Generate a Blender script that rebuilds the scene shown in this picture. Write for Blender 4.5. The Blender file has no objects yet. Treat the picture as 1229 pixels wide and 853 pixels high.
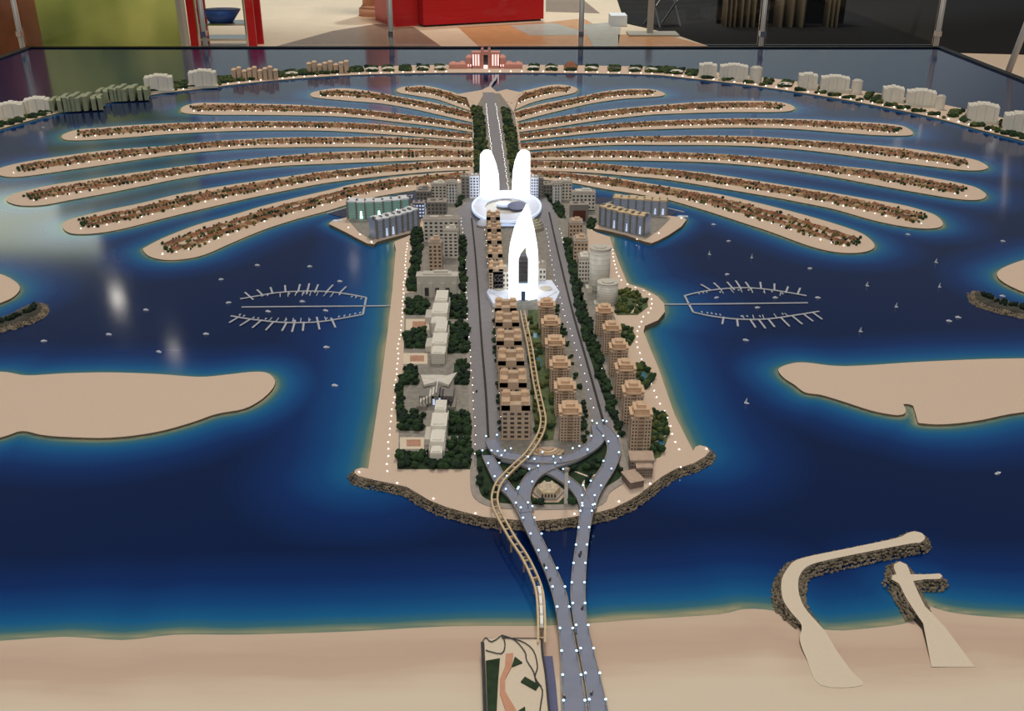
import bpy, math, random
import numpy as np
from mathutils import Vector, Matrix
from mathutils.geometry import tessellate_polygon
R = random.Random(7)
C = bpy.context.scene.collection
# ------------------------------------------------------------------ camera
CAM_Z, WATER, PITCH, FPX = 2.1, 0.6, math.radians(25.5), 1195.0
cd = bpy.data.cameras.new('camera'); cam = bpy.data.objects.new('camera', cd); C.objects.link(cam)
cam.location = (0, 0, CAM_Z); cam.rotation_euler = (math.pi/2 - PITCH, 0, 0)
cd.sensor_width = 36; cd.lens = 36*FPX/1229; cd.clip_end = 200
bpy.context.scene.camera = cam
# ------------------------------------------------------------------ world, lights, exposure
w = bpy.data.worlds.new('World'); bpy.context.scene.world = w; w.use_nodes = True
w.node_tree.nodes['Background'].inputs[0].default_value = (0.80, 0.92, 1.0, 1)
w.node_tree.nodes['Background'].inputs[1].default_value = 0.14
vs = bpy.context.scene.view_settings
vs.view_transform = 'Standard'; vs.look = 'None'; vs.exposure = 0.0; vs.gamma = 1
def area(name, loc, size, power, col, tgt=None, sy=None):
    l = bpy.data.lights.new(name, 'AREA'); l.energy = power; l.color = col; l.size = size
    if sy: l.shape = 'RECTANGLE'; l.size_y = sy
    o = bpy.data.objects.new(name, l); o.location = loc; C.objects.link(o)
    if tgt: o.rotation_euler = (Vector(tgt)-Vector(loc)).to_track_quat('-Z', 'Y').to_euler()
    return o
area('ceiling_wash_light', (0.0, 3.6, 11.0), 4.0, 195, (1.0, 0.95, 0.89), (0, 5.5, 0.6))
area('camera_fill_light', (-0.8, -5.0, 7.5), 4.0, 350, (1.0, 0.95, 0.90), (0, 5.5, 0.6))  # added soft fill from behind the camera, brightens the facades facing it
area('hall_floor_light', (1.0, 15.0, 17.5), 4.0, 2000, (1.0, 0.88, 0.76), (0, 17.5, 0))
sl_ = bpy.data.lights.new('added_wall_spot', 'SPOT'); sl_.energy = 26000; sl_.color = (0.88, 0.97, 1.0); sl_.spot_size = math.radians(66); sl_.spot_blend = .3; sl_.shadow_soft_size = .5  # added spot, brightens the back wall so the far sea mirrors pale grey
so_ = bpy.data.objects.new('added_wall_spot', sl_); so_.location = (0, 26, 29); C.objects.link(so_); so_.rotation_euler = Vector((0, 5, -25)).to_track_quat('-Z', 'Y').to_euler()
# ------------------------------------------------------------------ pixel -> place on a level plane
cp, sp = math.cos(PITCH), math.sin(PITCH)
def ray(px, py):
    dx = (px-614.5)/FPX; dy = -(py-426.5)/FPX
    return Vector((dx, cp+dy*sp, -sp+dy*cp))
def G(px, py, z=0.0):                       # z measured from the water level
    d = ray(px, py); t = (WATER+z-CAM_Z)/d.z
    return Vector((d.x*t, d.y*t, WATER+z))
def GF(px, py): return G(px, py, -WATER)    # on the hall floor
def AT(px, py, Y):
    d = ray(px, py); t = Y/d.y
    return Vector((d.x*t, Y, CAM_Z+d.z*t))
def HT(px, by, ty, zb=0.0):                 # height of something whose foot is at by and top at ty
    g = G(px, by, zb); return AT(px, ty, g.y).z - g.z
def MPP(py, z=0.0):
    g = G(614.5, py, z); return (g.y*cp + (CAM_Z-g.z)*sp)/FPX
# ------------------------------------------------------------------ materials
def newmat(name):
    m = bpy.data.materials.new(name); m.use_nodes = True
    return m, m.node_tree.nodes, m.node_tree.links, m.node_tree.nodes['Principled BSDF']
def mat(name, col, rough=0.6, var=0.12, scale=60, metal=0, emit=None, es=0, alpha=1, bump=0, spec=0.3, trans=0):
    m, N, L, P = newmat(name)
    P.inputs['Roughness'].default_value = rough; P.inputs['Metallic'].default_value = metal
    P.inputs['Specular IOR Level'].default_value = spec
    tc = N.new('ShaderNodeTexCoord'); nz = N.new('ShaderNodeTexNoise'); nz.inputs['Scale'].default_value = scale
    nz.inputs['Detail'].default_value = 4
    L.new(tc.outputs['Object'], nz.inputs['Vector'])
    cr = N.new('ShaderNodeValToRGB')
    c = col
    cr.color_ramp.elements[0].position = 0.3; cr.color_ramp.elements[1].position = 0.7
    cr.color_ramp.elements[0].color = (c[0]*(1-var), c[1]*(1-var), c[2]*(1-var), 1)
    cr.color_ramp.elements[1].color = (min(1, c[0]*(1+var)), min(1, c[1]*(1+var)), min(1, c[2]*(1+var)), 1)
    L.new(nz.outputs['Fac'], cr.inputs['Fac']); L.new(cr.outputs['Color'], P.inputs['Base Color'])
    if emit: P.inputs['Emission Color'].default_value = (*emit, 1); P.inputs['Emission Strength'].default_value = es
    if trans: P.inputs['Transmission Weight'].default_value = trans
    if alpha < 1: P.inputs['Alpha'].default_value = alpha
    if bump:
        b = N.new('ShaderNodeBump'); b.inputs['Strength'].default_value = bump; b.inputs['Distance'].default_value = 0.004
        L.new(nz.outputs['Fac'], b.inputs['Height']); L.new(b.outputs['Normal'], P.inputs['Normal'])
    return m
def s2l(r, g, b):
    f = lambda v: ((v/255+0.055)/1.055)**2.4 if v > 10 else v/255/12.92
    return (f(r), f(g), f(b))
M = {}
M['sand'] = mat('sand', s2l(214, 190, 168), 0.9, 0.05, 300, bump=0.15)
M['shaded_sand_side'] = mat('shaded_sand_side', s2l(118, 104, 84), 0.9)  # sand darkened for the island sides, their shadow painted into the colour
M['pale_sand'] = mat('pale_sand', s2l(222, 206, 182), 0.9, 0.02, 200)
M['paving'] = mat('paving', s2l(190, 165, 145), 0.9, 0.12, 80)
M['ground'] = mat('ground_grey', s2l(144, 138, 128), 0.9, 0.2, 60)
M['court'] = mat('court', s2l(185, 140, 115), 0.8, 0.2, 120)
M['rock'] = mat('rock', s2l(124, 112, 94), 0.95, 0.45, 45)
M['rock_dark'] = mat('rock_dark', s2l(72, 70, 62), 0.95, 0.4, 45)
M['road'] = mat('road', s2l(138, 135, 138), 0.8, 0.06, 40)
M['bridge'] = mat('bridge_road', s2l(134, 138, 154), 0.7, 0.05, 40)
M['kerb'] = mat('kerb', s2l(160, 150, 140), 0.8)
M['median'] = mat('median', s2l(60, 55, 50), 0.9)
M['lawn'] = mat('lawn', s2l(45, 62, 40), 0.95, 0.3, 40)
M['lawn_light'] = mat('lawn_light', s2l(88, 100, 66), 0.95, 0.3, 40)
M['tree1'] = mat('tree_green', s2l(44, 66, 38), 0.95, 0.35, 200)
M['tree2'] = mat('tree_olive', s2l(84, 92, 48), 0.95, 0.35, 200)
M['tree3'] = mat('tree_dark', s2l(32, 48, 34), 0.95, 0.35, 200)
M['tree4'] = mat('tree_rust', s2l(122, 98, 50), 0.95, 0.35, 200)
M['trunk'] = mat('bark', s2l(80, 60, 40), 0.9)
M['villa_wall'] = mat('villa_wall', s2l(200, 170, 135), 0.8)
M['roof_a'] = mat('roof_terracotta', s2l(150, 98, 70), 0.8, 0.2)
M['roof_b'] = mat('roof_brown', s2l(118, 82, 62), 0.8, 0.2)
M['roof_c'] = mat('roof_tan', s2l(172, 138, 100), 0.8, 0.2)
M['acrylic'] = mat('frosted_acrylic', s2l(232, 226, 212), 0.35, 0.03, 30, spec=0.5)
M['acrylic2'] = mat('frosted_edge', s2l(205, 198, 184), 0.35, 0.03, 30, spec=0.5)
M['grey'] = mat('grey_facade', s2l(214, 207, 194), 0.6, 0.1, 50)
M['greyd'] = mat('grey_dark', s2l(132, 127, 120), 0.5, 0.1, 50)
M['brown'] = mat('brown_facade', s2l(198, 172, 146), 0.7, 0.12, 60)
M['brownc'] = mat('brown_cornice', s2l(216, 182, 148), 0.7, 0.1, 60)
M['brownd'] = mat('brown_dark', s2l(150, 130, 114), 0.7, 0.15, 60)
M['window'] = mat('window_dark', s2l(74, 70, 70), 0.2, 0.1, 60, spec=0.6)
M['glass_teal'] = mat('glass_teal', s2l(110, 140, 130), 0.2, 0.1, 50, spec=0.6, emit=(0.35, 0.7, 0.62), es=0.16)
M['glass_grey'] = mat('glass_grey', s2l(120, 125, 130), 0.2, 0.1, 50, spec=0.6, emit=(0.45, 0.55, 0.8), es=0.14)
M['lit_teal'] = mat('lit_teal', (0.7, 1, 0.95), 0.5, 0, emit=(0.6, 1.0, 0.92), es=2.6)
M['lit_blue'] = mat('lit_blue', (0.6, 0.8, 1), 0.5, 0, emit=(0.62, 0.8, 1.0), es=1.5)
M['lit_soft'] = mat('lit_soft', (0.7, 0.8, 1), 0.5, 0, emit=(0.62, 0.75, 1.0), es=0.5)
M['lit_warm'] = mat('lit_warm', (1, 0.8, 0.7), 0.5, 0, emit=(1.0, 0.72, 0.72), es=0.9)
M['lit_white'] = mat('glowing_white', (0.9, 0.95, 1), 0.4, 0, emit=(0.93, 0.98, 1.0), es=1.5)
M['white'] = mat('white_plastic', s2l(225, 228, 232), 0.5, 0.03)
M['shell'] = mat('podium_white', s2l(222, 226, 240), 0.4, 0.04, emit=(0.7, 0.8, 1.0), es=0.10)
M['dome'] = mat('dome_beige', s2l(190, 182, 160), 0.6)
M['led'] = mat('led_white', (1, 1, 1), 0.4, 0, emit=(1.0, 0.95, 0.9), es=4)
M['ledb'] = mat('led_blue', (1, 1, 1), 0.4, 0, emit=(0.36, 0.68, 1.0), es=3.2)
M['pole'] = mat('lamp_pole', s2l(140, 165, 200), 0.4, 0, metal=0.3)
M['beam'] = mat('monorail_beam', s2l(212, 188, 150), 0.7, 0.1)
M['train'] = mat('train_white', s2l(245, 242, 235), 0.4, 0)
M['pink'] = mat('pink_stone', s2l(212, 150, 135), 0.7, 0.1)
M['dock'] = mat('dock', s2l(178, 180, 186), 0.6, 0.06)
M['sail'] = mat('sail', s2l(225, 225, 230), 0.6, 0)
M['car'] = mat('car_dark', s2l(38, 36, 40), 0.3, 0)
M['pool'] = mat('pool_water', s2l(70, 120, 140), 0.1, 0.1)
M['bluegrey'] = mat('bluegrey', s2l(92, 96, 130), 0.6, 0.05)
M['orange_path'] = mat('orange_path', s2l(205, 150, 120), 0.8, 0.05)
M['basin'] = mat('basin_water', s2l(52, 50, 74), 0.15, 0.1, spec=0.5)
M['rim'] = mat('table_rim', s2l(14, 14, 16), 0.4, 0)
M['steel'] = mat('steel_post', s2l(205, 200, 190), 0.35, 0.03, metal=0.15)
M['floor_cream'] = mat('floor_cream', s2l(225, 200, 172), 0.35, 0.05, 2, spec=0.5)
M['floor_dark'] = mat('floor_dark_stone', s2l(135, 112, 95), 0.35, 0.15, 8)
M['floor_tan'] = mat('floor_tan_stone', s2l(196, 142, 98), 0.35, 0.1, 6)
M['floor_grey'] = mat('floor_grey_stone', s2l(170, 165, 155), 0.35, 0.1, 6)
M['carpet'] = mat('carpet_black', s2l(12, 8, 8), 0.95, 0.1)
M['red'] = mat('red_panel', s2l(200, 20, 28), 0.35, 0.03, 5)
M['wood'] = mat('brown_wood', s2l(120, 72, 45), 0.5, 0.2, 6)
M['drape'] = mat('drape', s2l(190, 168, 136), 0.9, 0.1, 4)
M['black'] = mat('black_wall', s2l(10, 7, 7), 0.9, 0.1)
M['hallwall'] = mat('hall_wall', s2l(176, 190, 200), 0.8, 0.03)
M['blue'] = mat('blue_plastic', s2l(40, 75, 150), 0.4, 0.05)
M['chrome'] = mat('chrome', s2l(200, 200, 205), 0.12, 0, metal=1)
M['stand'] = mat('stand_grey', s2l(170, 165, 155), 0.5, 0)
# ------------------------------------------------------------------ mesh helpers
BLOB = None
def ico():
    t = (1+5**.5)/2
    v = [(-1,t,0),(1,t,0),(-1,-t,0),(1,-t,0),(0,-1,t),(0,1,t),(0,-1,-t),(0,1,-t),(t,0,-1),(t,0,1),(-t,0,-1),(-t,0,1)]
    n = math.sqrt(1+t*t); v = [(a/n, b/n, c/n) for a, b, c in v]
    f = [(0,11,5),(0,5,1),(0,1,7),(0,7,10),(0,10,11),(1,5,9),(5,11,4),(11,10,2),(10,7,6),(7,1,8),(3,9,4),(3,4,2),(3,2,6),(3,6,8),(3,8,9),(4,9,5),(2,4,11),(6,2,10),(8,6,7),(9,8,1)]
    return v, f
ICO = ico()
class MB:
    def __init__(s): s.v = []; s.f = []; s.m = []
    def add(s, vs_, fs, mi=0):
        o = len(s.v); s.v.extend(tuple(p) for p in vs_)
        for f in fs: s.f.append(tuple(i+o for i in f)); s.m.append(mi)
    def box(s, x, y, z, wx, wy, h, rot=0, mi=0, taper=1.0):
        c, sn = math.cos(rot), math.sin(rot); vs_ = []
        for zz, k in ((z, 1), (z+h, taper)):
            for a, b in ((-1,-1),(1,-1),(1,1),(-1,1)):
                lx, ly = a*wx/2*k, b*wy/2*k
                vs_.append((x+lx*c-ly*sn, y+lx*sn+ly*c, zz))
        s.add(vs_, [(3,2,1,0),(4,5,6,7),(0,1,5,4),(1,2,6,5),(2,3,7,6),(3,0,4,7)], mi)
    def prism(s, poly, z0, z1, mi=0, side=None, inset=None):
        # poly: list of (x,y); concave fine
        a = sum(poly[i][0]*poly[(i+1) % len(poly)][1]-poly[(i+1) % len(poly)][0]*poly[i][1] for i in range(len(poly)))
        if a < 0: poly = poly[::-1]
        n = len(poly); tris = tessellate_polygon([[Vector((p[0], p[1], 0)) for p in poly]])
        top = inset if inset else poly
        vs_ = [(p[0], p[1], z0) for p in poly]+[(p[0], p[1], z1) for p in top]
        fs = []
        for t in tris:
            ax, ay = poly[t[0]][:2]; bx, by = poly[t[1]][:2]; cx, cy = poly[t[2]][:2]
            if (bx-ax)*(cy-ay)-(by-ay)*(cx-ax) < 0: t = t[::-1]
            fs.append(tuple(i+n for i in t))
        s.add(vs_, fs, mi)
        o = len(s.v)-2*n
        for i in range(n):
            j = (i+1) % n
            s.f.append((o+i, o+j, o+n+j, o+n+i)); s.m.append(mi if side is None else side)
    def cyl(s, x, y, z, r, h, n=10, mi=0, r2=None, sy=1.0, rot=0):
        r2 = r if r2 is None else r2; vs_ = []
        c, sn = math.cos(rot), math.sin(rot)
        for zz, rr in ((z, r), (z+h, r2)):
            for i in range(n):
                a = 2*math.pi*i/n; lx, ly = rr*math.cos(a), rr*math.sin(a)*sy
                vs_.append((x+lx*c-ly*sn, y+lx*sn+ly*c, zz))
        s.add(vs_, [tuple(range(n-1, -1, -1)), tuple(range(n, 2*n))]+[(i, (i+1) % n, n+(i+1) % n, n+i) for i in range(n)], mi)
    def blob(s, x, y, z, rx, ry, rz, mi=0, jit=0.25):
        a = R.uniform(0, 6.28); c, sn = math.cos(a), math.sin(a); vs_ = []
        for (p, q, r) in ICO[0]:
            k = 1+R.uniform(-jit, jit); X, Y = p*c-q*sn, p*sn+q*c
            vs_.append((x+X*rx*k, y+Y*ry*k, z+r*rz*k))
        s.add(vs_, ICO[1], mi)
    def gable(s, x, y, z, wx, wy, h, rot=0, mi=0):           # hip roof
        c, sn = math.cos(rot), math.sin(rot)
        pts = [(-wx/2,-wy/2,0),(wx/2,-wy/2,0),(wx/2,wy/2,0),(-wx/2,wy/2,0),(-wx*.18,0,h),(wx*.18,0,h)]
        s.add([(x+a*c-b*sn, y+a*sn+b*c, z+d) for a, b, d in pts], [(0,1,5,4),(1,2,5),(2,3,4,5),(3,0,4)], mi)
    def tube(s, p, q, r, n=6, mi=0):
        p, q = Vector(p), Vector(q); d = (q-p)
        if d.length < 1e-6: return
        u = d.orthogonal().normalized(); v = d.normalized().cross(u); vs_ = []
        for e in (p, q):
            for i in range(n):
                a = 2*math.pi*i/n; vs_.append(e+u*r*math.cos(a)+v*r*math.sin(a))
        s.add(vs_, [tuple(range(n-1, -1, -1)), tuple(range(n, 2*n))]+[(i, (i+1) % n, n+(i+1) % n, n+i) for i in range(n)], mi)
    def ribbon(s, L, Rr, z0, z1, mi=0):                      # L, Rr: equal lists of (x,y)
        n = len(L)
        vs_ = [(p[0], p[1], z1) for p in L]+[(p[0], p[1], z1) for p in Rr]+[(p[0], p[1], z0) for p in L]+[(p[0], p[1], z0) for p in Rr]
        fs = []
        for i in range(n-1):
            fs += [(i, i+1, n+i+1, n+i), (2*n+i, 3*n+i, 3*n+i+1, 2*n+i+1), (i, 2*n+i, 2*n+i+1, i+1), (n+i, n+i+1, 3*n+i+1, 3*n+i)]
        fs += [(0, n, 3*n, 2*n), (n-1, 3*n-1, 4*n-1, 2*n-1)]
        s.add(vs_, fs, mi)
    def build(s, name, mats, parent=None, smooth=False, loc=None):
        me = bpy.data.meshes.new(name); me.from_pydata(s.v, [], s.f)
        mats = mats if isinstance(mats, (list, tuple)) else [mats]
        for m in mats: me.materials.append(M[m] if isinstance(m, str) else m)
        me.polygons.foreach_set('material_index', s.m)
        if smooth: me.polygons.foreach_set('use_smooth', [True]*len(me.polygons))
        me.update()
        o = bpy.data.objects.new(name, me); C.objects.link(o)
        if parent: o.parent = parent
        if loc: o.location = loc
        return o
def tag(o, label=None, cat=None, group=None, kind=None):
    if label: o['label'] = label
    if cat: o['category'] = cat
    if group: o['group'] = group
    if kind: o['kind'] = kind
    return o
def empty(name, loc, label, cat, group=None, rot=0):
    o = bpy.data.objects.new(name, None); C.objects.link(o); o.location = loc; o.rotation_euler = (0, 0, rot)
    o.empty_display_size = 0.02
    return tag(o, label, cat, group)
def dup(root, loc, rot=None, label=None, scale=None):
    r = root.copy(); C.objects.link(r); r.location = loc
    if rot is not None: r.rotation_euler = (0, 0, rot)
    if scale is not None: r.scale = scale
    if label: r['label'] = label
    for ch in root.children:
        c = ch.copy(); C.objects.link(c); c.parent = r
        for g in ch.children:
            d = g.copy(); C.objects.link(d); d.parent = c
    return r
def catmull(pts, k=4, closed=True):
    n = len(pts); out = []
    rng = range(n) if closed else range(n-1)
    for i in rng:
        if closed: p = [pts[(i+j) % n] for j in (-1, 0, 1, 2)]
        else: p = [pts[max(0, min(n-1, i+j))] for j in (-1, 0, 1, 2)]
        for j in range(k):
            t = j/k
            out.append(tuple(0.5*((2*p[1][a])+(-p[0][a]+p[2][a])*t+(2*p[0][a]-5*p[1][a]+4*p[2][a]-p[3][a])*t*t+(-p[0][a]+3*p[1][a]-3*p[2][a]+p[3][a])*t**3) for a in (0, 1)))
    if not closed: out.append(tuple(pts[-1][:2]))
    return out
def W(pts, z=0.0): return [(g.x, g.y) for g in (G(a, b, z) for a, b in pts)]
def resample(poly, n):
    P = np.array(poly); d = np.r_[0, np.cumsum(np.hypot(*(P[1:]-P[:-1]).T))]
    t = np.linspace(0, d[-1], n); return np.c_[np.interp(t, d, P[:, 0]), np.interp(t, d, P[:, 1])], d[-1]
def inside(p, poly):
    x, y = p; c = False; j = len(poly)-1
    for i in range(len(poly)):
        xi, yi = poly[i]; xj, yj = poly[j]
        if (yi > y) != (yj > y) and x < (xj-xi)*(y-yi)/(yj-yi)+xi: c = not c
        j = i
    return c
SHORES = []           # open or closed polylines that have a painted shallow zone: (polyline, reach)
def land(name, pxpoly, h, mats=('sand', 'shaded_sand_side'), smooth=True, shore=1.0, z0=-0.004, k=4):
    poly = W(pxpoly); poly = catmull(poly, k) if smooth else poly
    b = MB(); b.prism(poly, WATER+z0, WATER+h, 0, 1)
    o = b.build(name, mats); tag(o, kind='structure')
    if shore: SHORES.append((poly+[poly[0]], shore))
    return o, poly
# ================================================================== LARGE STRUCTURE
TX0, TX1, TY0, TY1 = -4.75, 4.21, 0.9, 10.2
# ---- coast in the foreground
coast = [(-160,770),(-60,768),(0,766),(80,761),(149,765),(212,758.5),(292,758.5),(420,754.8),(540,748.5),(650,748),(706,745),(780,739.5),(860,734.6),(892,728),(929,730),(950,738),(992.8,753),(1046,750.5),(1085,745),(1098,738),(1107,722),(1125,728),(1157,734.6),(1229,740),(1300,742),(1400,742)]
coastW = catmull(W(coast), 3, False)
SHORES.append((coastW, 1.0))
poly = [(TX0+.02, TY0+.02)]+[(TX0+.02, coastW[0][1])]+[p for p in coastW if TX0 < p[0] < TX1]+[(TX1-.02, coastW[-1][1]), (TX1-.02, TY0+.02)]
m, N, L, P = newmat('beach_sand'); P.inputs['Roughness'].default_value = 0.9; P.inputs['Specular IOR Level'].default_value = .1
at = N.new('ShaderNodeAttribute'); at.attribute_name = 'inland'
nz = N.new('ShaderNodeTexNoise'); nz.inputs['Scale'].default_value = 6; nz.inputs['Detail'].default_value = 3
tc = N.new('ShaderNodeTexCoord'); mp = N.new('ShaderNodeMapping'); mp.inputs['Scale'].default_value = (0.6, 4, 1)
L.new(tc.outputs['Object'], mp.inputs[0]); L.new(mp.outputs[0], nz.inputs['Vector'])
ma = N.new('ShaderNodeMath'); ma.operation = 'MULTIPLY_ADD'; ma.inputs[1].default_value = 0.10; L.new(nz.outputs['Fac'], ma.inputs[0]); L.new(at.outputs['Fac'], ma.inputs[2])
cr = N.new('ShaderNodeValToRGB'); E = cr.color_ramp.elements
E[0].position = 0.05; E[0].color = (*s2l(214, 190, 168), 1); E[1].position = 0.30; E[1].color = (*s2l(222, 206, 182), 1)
for p_, c_ in ((0.10, (210, 184, 162)), (0.15, (202, 174, 154)), (0.20, (205, 178, 156)), (0.25, (218, 198, 174))):  # darker band behind the shoreline: wet sand tone plus painted slope shading
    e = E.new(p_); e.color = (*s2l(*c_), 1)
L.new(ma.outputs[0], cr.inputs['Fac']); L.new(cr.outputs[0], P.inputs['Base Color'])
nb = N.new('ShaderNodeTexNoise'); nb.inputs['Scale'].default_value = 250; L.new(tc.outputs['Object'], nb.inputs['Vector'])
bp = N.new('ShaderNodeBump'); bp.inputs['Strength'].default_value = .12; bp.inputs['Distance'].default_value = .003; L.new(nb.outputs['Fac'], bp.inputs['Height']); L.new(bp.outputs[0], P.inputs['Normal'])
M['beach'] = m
def seg_dist(PX, PY, poly):
    best = np.full(PX.shape, 9.0, np.float32)
    for (ax, ay), (bx, by) in zip(poly[:-1], poly[1:]):
        dx, dy = bx-ax, by-ay; l2 = dx*dx+dy*dy+1e-12
        t = np.clip(((PX-ax)*dx+(PY-ay)*dy)/l2, 0, 1)
        best = np.minimum(best, (PX-ax-t*dx)**2+(PY-ay-t*dy)**2)
    return np.sqrt(best)
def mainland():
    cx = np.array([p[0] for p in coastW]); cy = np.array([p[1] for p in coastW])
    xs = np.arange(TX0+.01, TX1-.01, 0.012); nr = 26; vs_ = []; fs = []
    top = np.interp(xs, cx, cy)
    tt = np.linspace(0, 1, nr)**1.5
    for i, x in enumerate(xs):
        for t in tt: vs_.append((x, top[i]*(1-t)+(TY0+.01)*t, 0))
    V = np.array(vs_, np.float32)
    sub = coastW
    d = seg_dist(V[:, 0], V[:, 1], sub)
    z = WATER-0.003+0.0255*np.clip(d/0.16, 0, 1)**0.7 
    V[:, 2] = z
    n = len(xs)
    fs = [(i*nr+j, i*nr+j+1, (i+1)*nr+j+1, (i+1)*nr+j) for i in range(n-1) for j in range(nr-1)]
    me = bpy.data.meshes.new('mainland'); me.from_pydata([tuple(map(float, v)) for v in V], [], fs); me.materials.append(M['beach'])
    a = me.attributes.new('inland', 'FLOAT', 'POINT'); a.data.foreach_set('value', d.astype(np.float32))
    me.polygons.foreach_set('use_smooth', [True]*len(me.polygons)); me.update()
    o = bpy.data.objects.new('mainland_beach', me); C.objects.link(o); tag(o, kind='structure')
mainland()
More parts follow.
